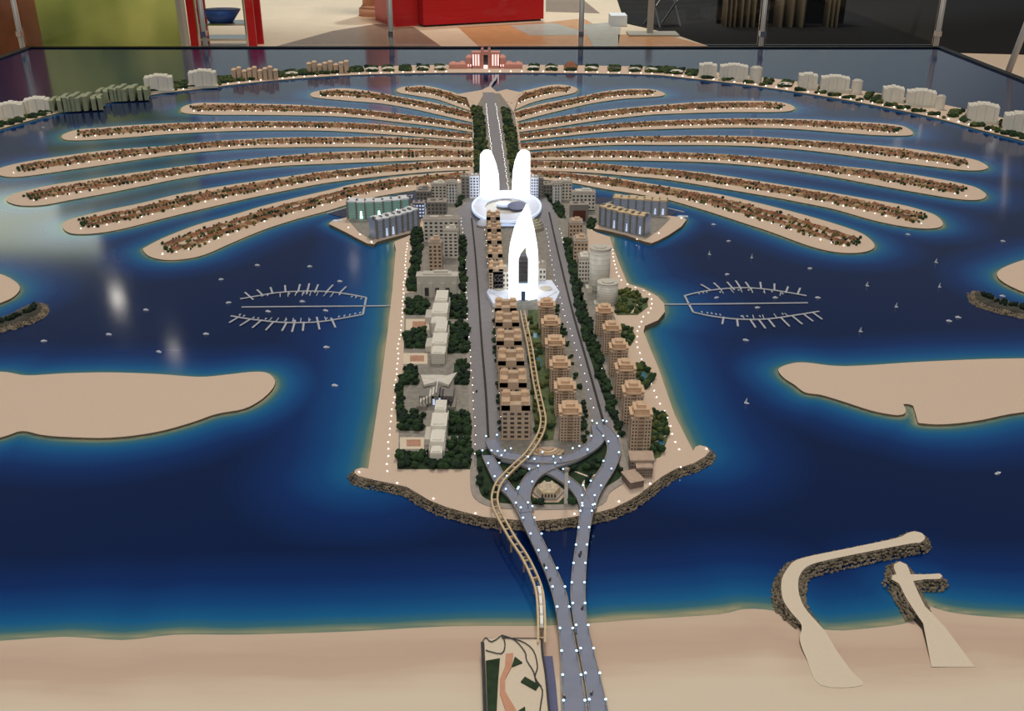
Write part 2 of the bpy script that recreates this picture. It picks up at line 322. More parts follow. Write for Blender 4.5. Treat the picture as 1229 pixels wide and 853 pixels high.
# ---- palm fronds: (upper edge tip->root, lower edge tip->root) in the photograph
FR = [
 ('left', [(476,107.3),(482,104.2),(492.5,103),(508,102.2),(523,104.8),(535,108),(547,111.6),(560,118),(572,122)], [(479,110.8),(492.5,113.3),(509.6,116),(526.7,119.3),(544,125.3),(566,133),(572,135)]),
 ('left', [(372.5,112.8),(376,110.2),(384,108.2),(395,106.5),(410.5,105.6),(432.7,107.3),(458.4,111.6),(475,114.8),(509.6,120.6),(543.8,128.2),(572,136)], [(375.8,116),(390,118),(424,121),(458,123.8),(492.5,129.6),(526.7,137.2),(567.7,146.6),(575,148)]),
 ('left', [(217,130.7),(222,126.6),(235.8,123.4),(257,123),(297.6,123.8),(346.5,125),(379,126.6),(432.7,130.6),(475.4,135.5),(526.7,142.2),(575,151)], [(221,135.2),(248.8,137.2),(297.6,137.4),(346.5,137.8),(400,139),(441,141.9),(475.4,145.8),(526.7,151.8),(575,159.5)]),
 ('left', [(74,163),(80,159),(95,154.8),(118,153),(147.7,150.5),(200,147.6),(248.8,146.1),(314,144.8),(400,146),(441,147.7),(492.5,152),(575,161.3)], [(78,167.2),(95,168),(126.6,166.4),(168.8,163.2),(200,160.7),(265,157.2),(330,156),(395,156.6),(458,160.3),(526.7,165.4),(575,169.5)]),
 ('left', [(-5,204),(10.5,198),(42,191.7),(84.4,185.4),(126.6,180),(168.8,176.6),(200,174.6),(248.8,169.7),(297.6,166.4),(346.5,164.6),(400,164),(458,163.6),(509.6,166),(578,171)], [(0,210),(17,212),(42,209.6),(84.4,203.3),(126.6,197),(168.8,190.6),(200,186.2),(248.8,181),(297.6,177.4),(346.5,176.2),(400,175.8),(441,176),(509.6,177.4),(578,180.5)]),
 ('left', [(7.4,239),(12.7,233.9),(29.5,228.6),(63.3,221.2),(105.5,214.9),(147.7,208.6),(200,201.4),(238,196.8),(296.7,190.6),(345,186),(390,182.6),(458,180),(509.6,178.6),(578,180.5)], [(12.7,243.4),(27.4,246.3),(52.7,245.5),(84.4,239.6),(126.6,231.8),(168.8,223.3),(218.6,213.4),(277,204.6),(335.8,198.8),(390,196.2),(458,193.6),(509.6,191.9),(578,191.4)]),
 ('left', [(75,270.8),(80,264.5),(105.5,257),(137,249.9),(168.8,243.4),(218.6,231.5),(277,221.2),(335.8,212.7),(390,205),(458,198.2),(526.7,192.6),(575,192)], [(79,277),(90.7,280.3),(116,279.4),(147.7,274),(199,261),(238,251.5),(296.7,237.9),(355.3,225.8),(395,218.6),(458,211),(526.7,205),(575,203.3)]),
 ('left', [(171.7,299.4),(175.6,295.5),(199,283.8),(238,269),(277,258.4),(316,246.6),(355,236.9),(400,226.5),(424,220.5),(475,212),(526.7,207),(575,204)], [(179.5,307.2),(199,311.5),(224.5,310),(248,304.3),(277,291.6),(316,275.5),(355,262.8),(392,252.8),(424,243),(458,234.5),(516.5,225.5),(575,219)]),
 ('right', [(693,106.5),(685.4,103),(673.5,101.4),(659.8,101.9),(642.7,105.6),(622,111),(608,120)], [(688.9,111.2),(671.8,115),(651.3,119.3),(634,124.4),(617,132),(608,135)]),
 ('right', [(798,112.5),(791.4,109),(779.4,106.6),(753.8,106.5),(728,109),(702.5,114.2),(676.9,119.3),(651,124),(622,132),(608,137)], [(793,115),(771,116.9),(745,118.6),(711,123.6),(677,131.3),(642.7,139.8),(617,146.6),(608,149)]),
 ('right', [(953.8,129),(947,124.8),(933,121.9),(902.5,120.8),(868,121.4),(834,122.6),(800,125),(771,127.4),(719.6,132.6),(668,140),(610,150)], [(948.7,132.8),(928,134.2),(885,134.2),(842.7,135),(800,136.4),(771,138.2),(719.6,144),(668,151.8),(610,160)]),
 ('right', [(1095.8,159),(1086.9,152.3),(1073.5,149.2),(1044.6,146.7),(1000,144.6),(970.9,143),(919.6,142),(868,142),(800,144.2),(736.7,147.8),(668,154.5),(612,162)], [(1089,162.3),(1055.7,162),(1022.3,159.8),(953.8,154.5),(902.5,153),(851,153.2),(800,154.4),(736.7,157),(668,164),(612,170)]),
 ('right', [(1186,200.2),(1178,194.6),(1164.8,190.2),(1133.7,184.6),(1089,177.9),(1044.6,173.5),(1000,170),(953.8,166.6),(902.5,163.4),(851,162.4),(800,162.9),(736.7,164.2),(668,168),(614,173)], [(1178,203.8),(1156,203.8),(1111,198.6),(1055.7,191.5),(1005,184.4),(953.8,178.6),(902.5,175.2),(851,173.8),(800,173.6),(736.7,173.6),(668,177.4),(614,182)]),
 ('right', [(1183.8,233.6),(1173.8,225.8),(1160,221.4),(1133.7,215.8),(1089,208.2),(1044.6,202.8),(1000,198.2),(970.9,195),(919.6,189),(868,184.8),(800,182),(736.7,180),(668,181),(618,184)], [(1176,239.2),(1151.5,238.8),(1111,232.5),(1055.7,222.6),(1005,213),(953.8,204.6),(902.5,198.5),(851,194.6),(800,193),(736.7,192),(651,191.6),(618,192)]),
 ('right', [(1131.4,267),(1122.5,258),(1104.7,251.4),(1078,244.7),(1033.4,237),(990,229.5),(948,223),(884.6,212.8),(842.3,206.8),(800,202.5),(761,199.6),(689.5,194),(618,192)], [(1127,272.6),(1107,274),(1078,270.4),(1044.6,263.2),(1000,250.6),(960,242.5),(927,236.2),(863.5,225.5),(800,215.2),(760,211.4),(707.4,206.9),(618,203)]),
 ('right', [(1049.6,294.2),(1043,285.8),(1028.5,277.3),(990.4,264.8),(948,253),(905.8,242.4),(863.5,233),(821,226.4),(779,220),(725.3,211.4),(653.7,205),(620,203)], [(1045,299.8),(1028.5,303.2),(1001,302),(969,294.2),(927,278.8),(884.6,264.8),(842,251),(800,239),(779,235),(725,226.4),(680.6,218.4),(625,213)]),
]
FRW = []
for i, (side, up, lo) in enumerate(FR):
    u = catmull(W(up, .006), 4, False); l = catmull(W(lo, .006), 4, False)
    if side == 'left' and i == 4: u = [p for p in u if p[0] > TX0+.02]; l = [p for p in l if p[0] > TX0+.02]
    poly = catmull(W(up[::-1]+lo, .006), 5, False)
    if i == 4: poly = [(max(p[0], TX0+.02), p[1]) for p in poly]
    b = MB(); b.prism(poly, WATER-.004, WATER+.004+i*.00012, 0, 1)
    tag(b.build('palm_frond_island', ['sand', 'shaded_sand_side']), kind='structure')
    SHORES.append((poly, 0.85))
    FRW.append((side, u, l))
# ---- crescent
cin = [(-140,186),(-60,170),(0,154.7),(39,143.5),(78,133.5),(117,125.4),(156,118),(195,111.6),(240,106.5),(279,101.6),(327.6,96.6),(376.5,92.5),(430,89.6),(508,87.6),(595.7,87.2),(683.6,87.6),(780,89.6),(810,92),(895,101.6),(980.5,114),(1048.7,126),(1117,140),(1185,158),(1229,169),(1300,190)]
cw = [.75,.62,.55,.5,.46,.44,.42,.4,.4,.4,.4,.4,.4,.4,.42,.4,.4,.4,.42,.44,.46,.48,.5,.55,.6]
ci = W(cin, .008); cc = (-.1, 2.5)
co = []
for (x, y), t in zip(ci, cw):
    dx, dy = x-cc[0], y-cc[1]; l_ = math.hypot(dx, dy); co.append((x+dx/l_*t, y+dy/l_*t))
ciS, coS = catmull(ci, 4, False), catmull(co, 4, False)
def clipx(ps): return [(min(max(p[0], TX0+.03), TX1-.03), min(p[1], TY1-.05)) for p in ps]
ciS, coS = clipx(ciS), clipx(coS)
b = MB(); b.prism(ciS+coS[::-1], WATER-.004, WATER+.008, 0, 1); tag(b.build('crescent_island', ['sand', 'shaded_sand_side']), kind='structure')
SHORES.append((ciS, 0.35))
def crescent_at(px, off):             # a place on the crescent above pixel column px, off metres behind its inner shore
    best = min(range(len(ciS)), key=lambda i: abs(ciS[i][0]/max(.1, (ciS[i][1]*cp+(CAM_Z-WATER)*sp)) - (px-614.5)/FPX))
    x, y = ciS[best]
    dx, dy = x-cc[0], y-cc[1]; l_ = math.hypot(dx, dy)
    return x+dx/l_*off, y+dy/l_*off, math.atan2(dx, dy)
# ---- trunk island
ZT = .02
rocky = [(442,562),(434,561),(427,563),(425,567),(430,571),(450,576),(470,580),(488,584),(500,591),(515,600),(535,608),(556,614),(580,620),(610,623),(641.6,625),(676.7,622),(716,615),(735,610),(752,602),(766,594),(780,583),(794,572),(812,562),(832,556),(846,548),(852,541),(848,536),(840,534),(834.7,536),(832,541)]
trunk_px = [(545,113.5),(560,117),(566,133),(567,150),(567,200),(556,215),(520,228),(505,238),(505,262),(504,274),(490,283),(473,290),(475,299),(470.8,349),(465,399),(455.7,471.5)]+rocky+[(810,498),(790.4,442),(772.4,398),(774,391),(790,384),(798,374),(797,364),(788.5,355),(772,346),(753,340),(746,323),(735.7,296.5),(732,284),(716.7,279),(705,273),(706,250),(690,236),(660,222),(645,212),(628,200),(622,150),(617,133),(622,118),(630,112),(608,107),(596,110),(588,103),(578,108)]
trW = W(trunk_px, ZT)
b = MB(); b.prism(trW, WATER-.004, WATER+ZT, 0, 1); tag(b.build('trunk_island', ['sand', 'shaded_sand_side']), kind='structure')
SHORES.append((W(trunk_px[10:17], 0), 1.35)); SHORES.append((W([(832,541),(810,498),(790.4,442),(772.4,398),(774,391),(790,384),(798,374),(797,364),(788.5,355),(772,346),(753,340),(746,323),(735.7,296.5),(732,284)], 0), 1.2))
# built-up ground of the trunk, darker than the beach
land_px = [(512,232),(512,262),(506,300),(500,350),(486,352),(484,440),(479,480),(478,563),(566,563),(569,590),(580,602),(604,608),(716,606),(730,590),(752,573),(775,566),(788,552),(772,480),(748,410),(735,372),(720,345),(705,300),(704,252),(655,222),(628,205),(617,135),(600,112),(581,112),(568,135),(569,205),(556,218)]
b = MB(); b.prism(W(land_px, ZT), WATER+ZT-.001, WATER+ZT+.0006); tag(b.build('paved_ground', ['ground']), kind='structure')
# peninsulas
penL = [(398,265.5),(394.8,269),(405,274),(416.5,279.7),(430,287),(440.8,292.4),(449,293.5),(453.5,290),(480,283),(508,276.5),(512,262),(512,240),(470,250),(430,258),(412,262)]
penR = [(819.6,261),(824,264),(818,272),(802.5,282.4),(790,289),(782,292),(773,290),(751,282.5),(722.8,276),(704,273),(700,262),(704,243),(740,250),(790,257),(806,259.5)]
for pn in (penL, penR):
    b = MB(); b.prism(W(pn, .012), WATER-.004, WATER+.0135, 0, 1); tag(b.build('peninsula', ['sand', 'shaded_sand_side']), kind='structure')
SHORES.append((W(penL[:8]), .5)); SHORES.append((W(penR[:7]), .5))
for pn in ([(418,264),(430,278),(446,288),(508,273),(512,240),(470,250)], [(805,262),(790,277),(776,286),(722,272),(704,262),(706,244),(760,252)]):
    b = MB(); b.prism(W(pn, .0135), WATER+.01, WATER+.0142); tag(b.build('paved_quay', ['ground']), kind='structure')
# dark marina basins behind the peninsula apartments
for nm, pn in (('left', [(393,256.5),(440,243),(482,232.5),(508,229),(512,240),(470,248),(418,262)]), ('right', [(704,236),(722,237),(760,243),(790,249),(812,256),(806,259),(760,251),(706,244)])):
    b = MB(); b.prism(W(pn, .001), WATER+.0002, WATER+.0022); tag(b.build('harbour_basin', ['basin']), kind='structure')
# ---- sandy islands
isl = [
 ([(-170,470),(-60,452),(0,448),(32,452.5),(80,450),(133,449),(190,451),(239,454.3),(271,451.8),(303,448.3),(321,449.6),(330,458.4),(327,469),(313,482.3),(292,493),(260,499),(228,510),(186,521),(133,527.5),(80,526.6),(50,524),(26.5,519.5),(0,527.5),(-80,545),(-170,560)], .007),
 ([(934,445),(947.6,438.8),(966,437),(1014,441.5),(1099,436.5),(1178.6,433),(1229,432),(1330,430),(1400,440),(1400,480),(1330,490),(1229,496.6),(1178.6,506),(1150,510),(1125.5,511.5),(1106,510.3),(1102,509.5),(1101,508),(1098,497),(1096,491),(1095,489),(1090,487.2),(1085,487),(1084,488),(1086,492),(1086.5,496),(1085,498.5),(1080,500),(1072,500),(1046,495),(1008.7,483),(985,476),(966,473),(953,463.7),(940,455)], .007),
 ([(-100,330),(-30,325),(0,330.6),(17,338.5),(24.5,347.6),(17,358),(0,366),(-30,375),(-100,370)], .008),
 ([(1330,305),(1260,306),(1229,313.6),(1204,323),(1196,331),(1204,340.8),(1229,352.7),(1260,360),(1330,362)], .008)]
for pts, h in isl: land('sand_island', [p for p in pts], h, shore=.9)
# ---- water: one painted, glossy sheet; paint follows the distance from the shore
def water():
    ys = [TY0]
    while ys[-1] < TY1: ys.append(ys[-1]+.0075*ys[-1])
    ys[-1] = TY1; ys = np.array(ys); xs = np.arange(TX0, TX1+.014, .014); xs[-1] = TX1
    X, Y = np.meshgrid(xs, ys); X = X.ravel().astype(np.float32); Y = Y.ravel().astype(np.float32)
    D = np.full(X.shape, 1.0, np.float32)
    for poly, k in SHORES:
        P_ = np.array(poly); r = .36
        m_ = (X > P_[:, 0].min()-r) & (X < P_[:, 0].max()+r) & (Y > P_[:, 1].min()-r) & (Y < P_[:, 1].max()+r)
        if not m_.any(): continue
        d = seg_dist(X[m_], Y[m_], poly)/k
        D[m_] = np.minimum(D[m_], d)
    nx, ny = len(xs), len(ys)
    idx = np.arange(nx*ny).reshape(ny, nx)
    q = np.stack([idx[:-1, :-1], idx[:-1, 1:], idx[1:, 1:], idx[1:, :-1]], -1).reshape(-1, 4)
    me = bpy.data.meshes.new('sea'); me.vertices.add(nx*ny)
    me.vertices.foreach_set('co', np.stack([X, Y, np.full_like(X, WATER)], -1).ravel())
    me.loops.add(q.size); me.loops.foreach_set('vertex_index', q.ravel().astype(np.int32))
    me.polygons.add(len(q)); me.polygons.foreach_set('loop_start', np.arange(0, q.size, 4, dtype=np.int32))
    me.update(calc_edges=True)
    a = me.attributes.new('shore', 'FLOAT', 'POINT'); a.data.foreach_set('value', D)
    m, N, L, P = newmat('painted_sea')
    at = N.new('ShaderNodeAttribute'); at.attribute_name = 'shore'
    tc = N.new('ShaderNodeTexCoord'); nz = N.new('ShaderNodeTexNoise'); nz.inputs['Scale'].default_value = 3; nz.inputs['Detail'].default_value = 3
    L.new(tc.outputs['Object'], nz.inputs['Vector'])
    ma = N.new('ShaderNodeMath'); ma.operation = 'MULTIPLY_ADD'; ma.inputs[1].default_value = .03; ma.inputs[2].default_value = -.015
    L.new(nz.outputs['Fac'], ma.inputs[0]); ad = N.new('ShaderNodeMath'); L.new(ma.outputs[0], ad.inputs[0]); L.new(at.outputs['Fac'], ad.inputs[1])
    mr = N.new('ShaderNodeMapRange'); mr.inputs['From Max'].default_value = .3; L.new(ad.outputs[0], mr.inputs['Value'])
    cr = N.new('ShaderNodeValToRGB'); E = cr.color_ramp.elements
    E[0].position = 0; E[0].color = (*s2l(168, 160, 128), 1); E[1].position = 1; E[1].color = (*s2l(0, 26, 72), 1)
    for p_, c_ in ((.025, (120, 138, 118)), (.07, (56, 112, 126)), (.16, (18, 96, 146)), (.32, (8, 72, 132)), (.58, (3, 44, 104))):
        e = E.new(p_); e.color = (*s2l(*c_), 1)
    L.new(mr.outputs[0], cr.inputs['Fac']); L.new(cr.outputs[0], P.inputs['Base Color'])
    P.inputs['Roughness'].default_value = .10; P.inputs['Specular IOR Level'].default_value = .40
    me.materials.append(m)
    o = bpy.data.objects.new('sea', me); C.objects.link(o); tag(o, kind='structure')
water()
# ---- table carrying the model
b = MB(); b.box((TX0+TX1)/2, (TY0+TY1)/2, .08, TX1-TX0+.02, TY1-TY0+.02, WATER-.10)
t = b.build('table_plinth', ['rim']); tag(t, kind='structure')
for nm, x, y, wx, wy in (('far', (TX0+TX1)/2, TY1+.035, TX1-TX0+.14, .07), ('left', TX0-.035, (TY0+TY1)/2, .07, TY1-TY0), ('right', TX1+.035, (TY0+TY1)/2, .07, TY1-TY0), ('near', (TX0+TX1)/2, TY0-.035, TX1-TX0+.14, .07)):
    b = MB(); b.box(x, y, .0, wx, wy, WATER+.012); tag(b.build('table_rim', ['rim']), kind='structure')
# ---- hall
def floorpoly(name, pts, matn, z=.002):
    b = MB(); b.prism([(g.x, g.y) for g in (GF(*p) for p in pts)], 0, z); return tag(b.build(name, [matn]), kind='structure')
b = MB(); b.box(0, 12, -.1, 44, 44, .1); tag(b.build('floor', ['floor_cream']), kind='structure')
floorpoly('floor_inlay', [(330,56),(400,37),(451,29),(496,32),(530,56)], 'floor_dark')
floorpoly('floor_inlay', [(550,33),(655,27),(700,22),(760,56),(575,56)], 'floor_tan', .003)
floorpoly('floor_inlay', [(612,31),(665,28),(712,42),(636,43)], 'floor_grey', .005)
floorpoly('floor_inlay', [(655,0),(700,0),(720,16),(655,14)], 'floor_dark', .003)
floorpoly('floor_inlay', [(698,30),(746,26),(742,56),(712,56)], 'floor_grey', .006)
floorpoly('floor_inlay', [(742,42),(790,40),(850,56),(742,56)], 'floor_tan', .006)
floorpoly('floor_carpet', [(738,-8),(750,28),(812,42),(852,56),(1400,70),(1500,-12)], 'carpet', .008)
b = MB(); b.box(0, 31, 0, 60, .2, 7.5); tag(b.build('wall_back', ['hallwall']), kind='structure')
b = MB(); b.box(11, 24, 0, 14, .2, 2.0); tag(b.build('wall_right', ['black']), kind='structure')
# green backlit wall
m, N, L, P = newmat('green_glass_panel')
tc = N.new('ShaderNodeTexCoord'); sx = N.new('ShaderNodeSeparateXYZ'); L.new(tc.outputs['Generated'], sx.inputs[0])
nz = N.new('ShaderNodeTexNoise'); nz.inputs['Scale'].default_value = 2.2; L.new(tc.outputs['Generated'], nz.inputs['Vector'])
cr = N.new('ShaderNodeValToRGB'); cr.color_ramp.elements[0].color = (*s2l(92, 108, 38), 1); cr.color_ramp.elements[1].color = (*s2l(176, 174, 92), 1)
cr.color_ramp.elements[0].position = .35; cr.color_ramp.elements[1].position = .72
L.new(nz.outputs['Fac'], cr.inputs[0]); L.new(cr.outputs[0], P.inputs['Base Color']); L.new(cr.outputs[0], P.inputs['Emission Color']); mz = N.new('ShaderNodeMath'); mz.operation = 'MULTIPLY_ADD'; mz.inputs[1].default_value = 1.1; mz.inputs[2].default_value = .06; L.new(sx.outputs['Z'], mz.inputs[0]); L.new(mz.outputs[0], P.inputs['Emission Strength'])  # glow ramped stronger with height, added to brighten its image in the sea
P.inputs['Roughness'].default_value = .4
M['green'] = m
YG = 13.2
gx0, gx1 = AT(34, 50, YG).x, AT(223, 50, YG).x
g = empty('display_wall', ((gx0+gx1)/2, YG, 0), 'backlit green glass display wall behind the table at far left', 'wall panel')
b = MB(); b.box(0, 0, 0, gx1-gx0, .12, 3.2); b.build('glass_panel', ['green'], g)
b = MB(); b.box((gx1-gx0)/2, -.02, 0, .06, .18, 3.2); b.box(0, -.02, 3.2, gx1-gx0+.1, .18, .08); b.build('frame', ['stand'], g)
# brown column at far left
q = AT(14, 40, 11.6)
g = empty('wooden_column', (q.x, 11.6, 0), 'brown curved wooden column at the far left behind the table corner', 'column')
b = MB(); b.cyl(0, 0, 0, .30, 1.5, 24); b.build('shaft', ['wood'], g, True)
b = MB(); b.cyl(0, 0, 0, .36, .12, 24); b.build('base', ['wood'], g)
# red framed display stand with shelves
YR = 14.5
x0, x1 = AT(228, 20, YR).x, AT(312, 20, YR).x
g = empty('display_stand', ((x0+x1)/2, YR, 0), 'red framed display stand with chrome shelves and a blue bowl beside the green wall', 'stand')
wd = x1-x0
for sx_ in (-1, 1):
    for dy in (-.2, .2):
        b = MB(); b.box(sx_*(wd/2-.10), dy, 0, .14, .04, 1.5); b.build('upright', ['red'], g)
for hz in (.10, .30, .72):
    b = MB(); b.box(0, 0, hz, wd*.72, .42, .025); b.build('shelf', ['chrome'], g)
for sx_ in (-1, 1):
    b = MB(); b.tube((sx_*wd*.34, -.22, 0), (sx_*wd*.34, -.22, 1.4), .018); b.build('rail', ['chrome'], g)
b = MB(); b.cyl(0, 0, 0, .16, .16, 20, r2=.28); o = b.build('bowl', ['blue'], None, True, ((x0+x1)/2-.05, YR-.02, .328)); tag(o, 'blue bowl on the low shelf of the red display stand', 'bowl')
# column base
q = GF(455, 18)
g = empty('stone_column', (q.x, q.y, 0), 'round pink stone column with moulded base left of the red counter', 'column')
rr = 21*q.y/FPX
b = MB(); b.cyl(0, 0, 0, rr*1.08, .12, 28); b.cyl(0, 0, .12, rr, .05, 28, r2=rr*.9); b.build('base', ['orange_path'], g, True)
b = MB(); b.cyl(0, 0, .17, rr*.86, 3.2, 28); b.build('shaft', ['orange_path'], g, True)
# red counter
a, c_ = GF(509, 33), GF(653, 25)
ang = math.atan2(c_.y-a.y, c_.x-a.x); ln = math.hypot(c_.x-a.x, c_.y-a.y)
g = empty('reception_counter', (a.x, a.y, 0), 'large glossy red box-shaped counter standing on the stone floor behind the table', 'counter', rot=ang)
b = MB(); b.box(ln/2, .62, .03, ln, 1.2, 1.05); b.build('body', ['red'], g)
b = MB(); b.box(ln/2, .62, 0, ln-.06, 1.1, .03); b.build('plinth', ['rim'], g)
b = MB(); b.box(-.22, .75, 0, .42, 1.0, 1.05); b.build('side_wing', ['red'], g)
# sign stand with base, and blue folding chair
q = GF(775, 42)
g = empty('sign_stand', (q.x, q.y, 0), 'grey pole stand with a flat square base in front of the dark area', 'stand')
b = MB(); b.box(.1, 0, 0, .75, .42, .03); b.build('base', ['stand'], g)
b = MB(); b.box(.06, 0, .03, .09, .05, 1.6); b.build('pole', ['stand'], g)
q = GF(800, 36)
g = empty('folding_chair', (q.x, q.y+.5, 0), 'blue seated folding chair with metal legs beside the grey pole stand', 'chair', rot=.5)
for s_ in (-1, 1):
    b = MB(); b.tube((s_*.2, -.22, 0), (s_*.2, .2, .75), .014); b.build('leg', ['chrome'], g)
    b = MB(); b.tube((s_*.18, .25, 0), (s_*.18, -.18, .45), .014); b.build('leg', ['chrome'], g)
b = MB(); b.box(0, 0, .44, .42, .4, .03); b.build('seat', ['blue'], g)
b = MB(); b.box(0, .2, .58, .42, .03, .22); b.build('backrest', ['blue'], g)
# white plinth left of the dark area
q = GF(735, 32)
b = MB(); b.box(0, 0, 0, .26, .4, .16); tag(b.build('white_block', ['white'], None, False, (q.x+.1, q.y+.2, .006)), 'low white block on the floor at the edge of the dark carpet', 'block')
# drapes: vertical folds
YD = 16.5
for k, (px0, px1, mt) in enumerate(((868, 884, 'drape'), (886, 908, 'drape'), (930, 968, 'drape'), (990, 1006, 'drape'))):
    a, c_ = AT(px0, 20, YD).x, AT(px1, 20, YD).x
    b = MB(); n = 12; Lp = []; Rp = []
    for i in range(n+1):
        x = (i/n-.5)*(c_-a); yy = .10*math.cos(i*math.pi*2/4); Lp.append((x, yy-.03)); Rp.append((x, yy+.03))
    b.ribbon(Lp, Rp, 0, 1.35); o = b.build('curtain', [mt], None, True, ((a+c_)/2, YD, 0.008))
    tag(o, ('leftmost narrow taupe curtain hanging against the dark wall', 'second taupe curtain from the left, beside a steel post', 'wide taupe curtain, third from the left, on the dark wall', 'narrow rightmost taupe curtain on the dark wall')[k], 'curtain', 'taupe curtains on the dark side')
b = MB(); a, c_ = AT(860, 20, YD+.4).x, AT(1012, 20, YD+.4).x; b.box((a+c_)/2, YD+.4, 0.008, c_-a, .1, 1.38); tag(b.build('wall_dark', ['black']), kind='structure')
# luminous ceiling lamps that show as streaks in the glossy sea
def lamp_over(px, py, zl, r, es, label):
    g0 = G(px, py); k = (zl-WATER)/(CAM_Z-WATER); x, y = g0.x*(1+k), g0.y*(1+k)
    g = empty('ceiling_lamp', (x, y, zl), label, 'lamp', 'hall ceiling lamps')
    b = MB(); b.cyl(0, 0, 0, r*1.2, .12, 16); b.build('housing', ['steel'], g)
    m_ = mat('lamp_glow', (1, .95, .85), .5, 0, emit=(1, .93, .8), es=es)
    b = MB(); b.cyl(0, 0, -.01, r, .01, 16); b.build('diffuser', [m_], g)
lamp_over(141, 358, 4.6, .08, 32, 'round ceiling lamp mirrored as a streak left of the left marina')
lamp_over(209, 421, 4.6, .07, 12, 'small round ceiling lamp mirrored above the left sand island')
lamp_over(425, 315, 4.6, .06, 8, 'small round ceiling lamp mirrored right of the lowest left frond')
lamp_over(1191, 171, 4.6, .10, 6, 'round ceiling lamp mirrored near the right end of the crescent')
lamp_over(1077, 172, 4.6, .08, 5, 'round ceiling lamp mirrored between the right frond tips')
# lit fascia of the green wall, mirrored in the sea at far left
xa = -7.4
g = empty('light_box', (xa, 14.4, 3.30), 'long pale green light box high on the wall left of the green panel', 'light box')
m_ = mat('light_box_glow', (.8, .9, .7), .5, 0, emit=(.86, .95, .74), es=1.7)
b = MB(); b.box(0, 0, 0, 2.2, .12, .9); b.build('diffuser', [m_], g)
b = MB(); b.box(0, .1, -.04, 2.3, .1, .98); b.build('housing', ['steel'], g)
# steel posts with glass panes
posts = [(28,61,'steel glass-rail post by the brown column'),(247,57,'steel glass-rail post in front of the red display stand'),(470,55,'steel glass-rail post left of the red counter'),(697,55,'steel glass-rail post right of the red counter'),(913,57,'steel glass-rail post in front of the taupe curtains'),(1122,61,'steel glass-rail post near the far right table corner')]
pp = []
for k, (px, py, lb) in enumerate(posts):
    x = AT(px, py, TY1+.12).x; pp.append(x)
    g = empty('railing_post', (x, TY1+.12, 0), lb, 'post', 'posts of the glass rail behind the table')
    b = MB(); b.cyl(0, 0, 0, .026, 1.5, 12); b.build('shaft', ['steel'], g, True)
    b = MB(); b.cyl(0, 0, 0, .06, .02, 16); b.build('foot', ['steel'], g)
    for hz in (.70, 1.25):
        b = MB(); b.box(0, 0, hz, .05, .07, .05); b.build('clamp', ['chrome'], g)
m, N, L, P = newmat('clear_pane'); P.inputs['Base Color'].default_value = (.95, 1, .98, 1); P.inputs['Roughness'].default_value = .02; P.inputs['IOR'].default_value = 1.45
tr = N.new('ShaderNodeBsdfTransparent'); gl = N.new('ShaderNodeBsdfGlossy'); gl.inputs['Roughness'].default_value = .03; mx = N.new('ShaderNodeMixShader')
fr = N.new('ShaderNodeFresnel'); fr.inputs['IOR'].default_value = 1.3; L.new(fr.outputs[0], mx.inputs[0]); L.new(tr.outputs[0], mx.inputs[1]); L.new(gl.outputs[0], mx.inputs[2])
tr.inputs[0].default_value = (.95, .97, .96, 1); L.new(mx.outputs[0], N['Material Output'].inputs['Surface'])
M['pane'] = m
lbs = ['glass pane of the rail in front of the green wall', 'glass pane of the rail between red stand and stone column', 'glass pane of the rail in front of the red counter', 'glass pane of the rail in front of the blue chair', 'glass pane of the rail in front of the dark area at right']
for k in range(5):
    b = MB(); b.box(0, 0, 0, pp[k+1]-pp[k]-.08, .01, .75); o = b.build('glass_pane', ['pane'], None, False, ((pp[k]+pp[k+1])/2, TY1+.12, .62)); tag(o, lbs[k], 'glass pane', 'panes of the glass rail')
g = empty('railing_post', (TX1+.13, G(1183, 80).y, 0), 'leaning steel post beside the right edge of the table', 'post')
b = MB(); b.tube((0, 0, 0), (.34, .0, 1.9), .028, 10); b.build('shaft', ['steel'], g, True)
b = MB(); b.cyl(0, 0, 0, .06, .02, 16); b.build('foot', ['steel'], g)
b = MB(); b.box(TX1+.22, 5.5, .0, .26, 9.2, .50); tag(b.build('trim_1', ['wood']), kind='structure')

# ================================================================== ROADS
ZR = WATER+ZT+.0012
def road(name, Lpx, Rpx, z=ZT, thick=.0012, matn='road', n=24, zz=None):
    l, _ = resample(catmull(W(Lpx, z), 4, False), n); r, _ = resample(catmull(W(Rpx, z), 4, False), n)
    b = MB(); b.ribbon(l.tolist(), r.tolist(), WATER+z+.0008-(0 if thick < .002 else thick), WATER+z+thick if thick < .002 else WATER+z)
    return b.build(name, [matn]), l, r
spineL = [(579,111),(581,120),(584,140),(588,170),(593,200),(599,238)]; spineR = [(593,111),(596,120),(599,140),(604,170),(608,200),(613,238)]
o, sl, sr = road('spine_road', spineL, spineR); tag(o, kind='structure')
LL = [(590,236),(568,240),(553,249),(548,257),(551,266),(555.5,276),(559.7,317),(561,377),(566,440),(569,500),(569.5,560),(571,588),(579,601)]
LR = [(592,244),(580,248),(573,254),(572,260),(576,268),(580,277),(583,317),(590,377),(596,440),(600,500),(600,530),(600,545),(600,548)]
o, ll, lr = road('left_boulevard', LL[:11], LR[:11], n=40); tag(o, kind='structure')
RL = [(618,238),(640,243),(646,252),(650,264),(655.7,281),(660.6,317),(672,370),(690,425),(708,490),(716,512)]
RRp = [(620,232),(650,236),(662,246),(668,262),(671,280),(682.8,317),(697,370),(717,425),(735,490),(741,520)]
o, rl, rr_ = road('right_boulevard', RL, RRp, n=40); tag(o, kind='structure')
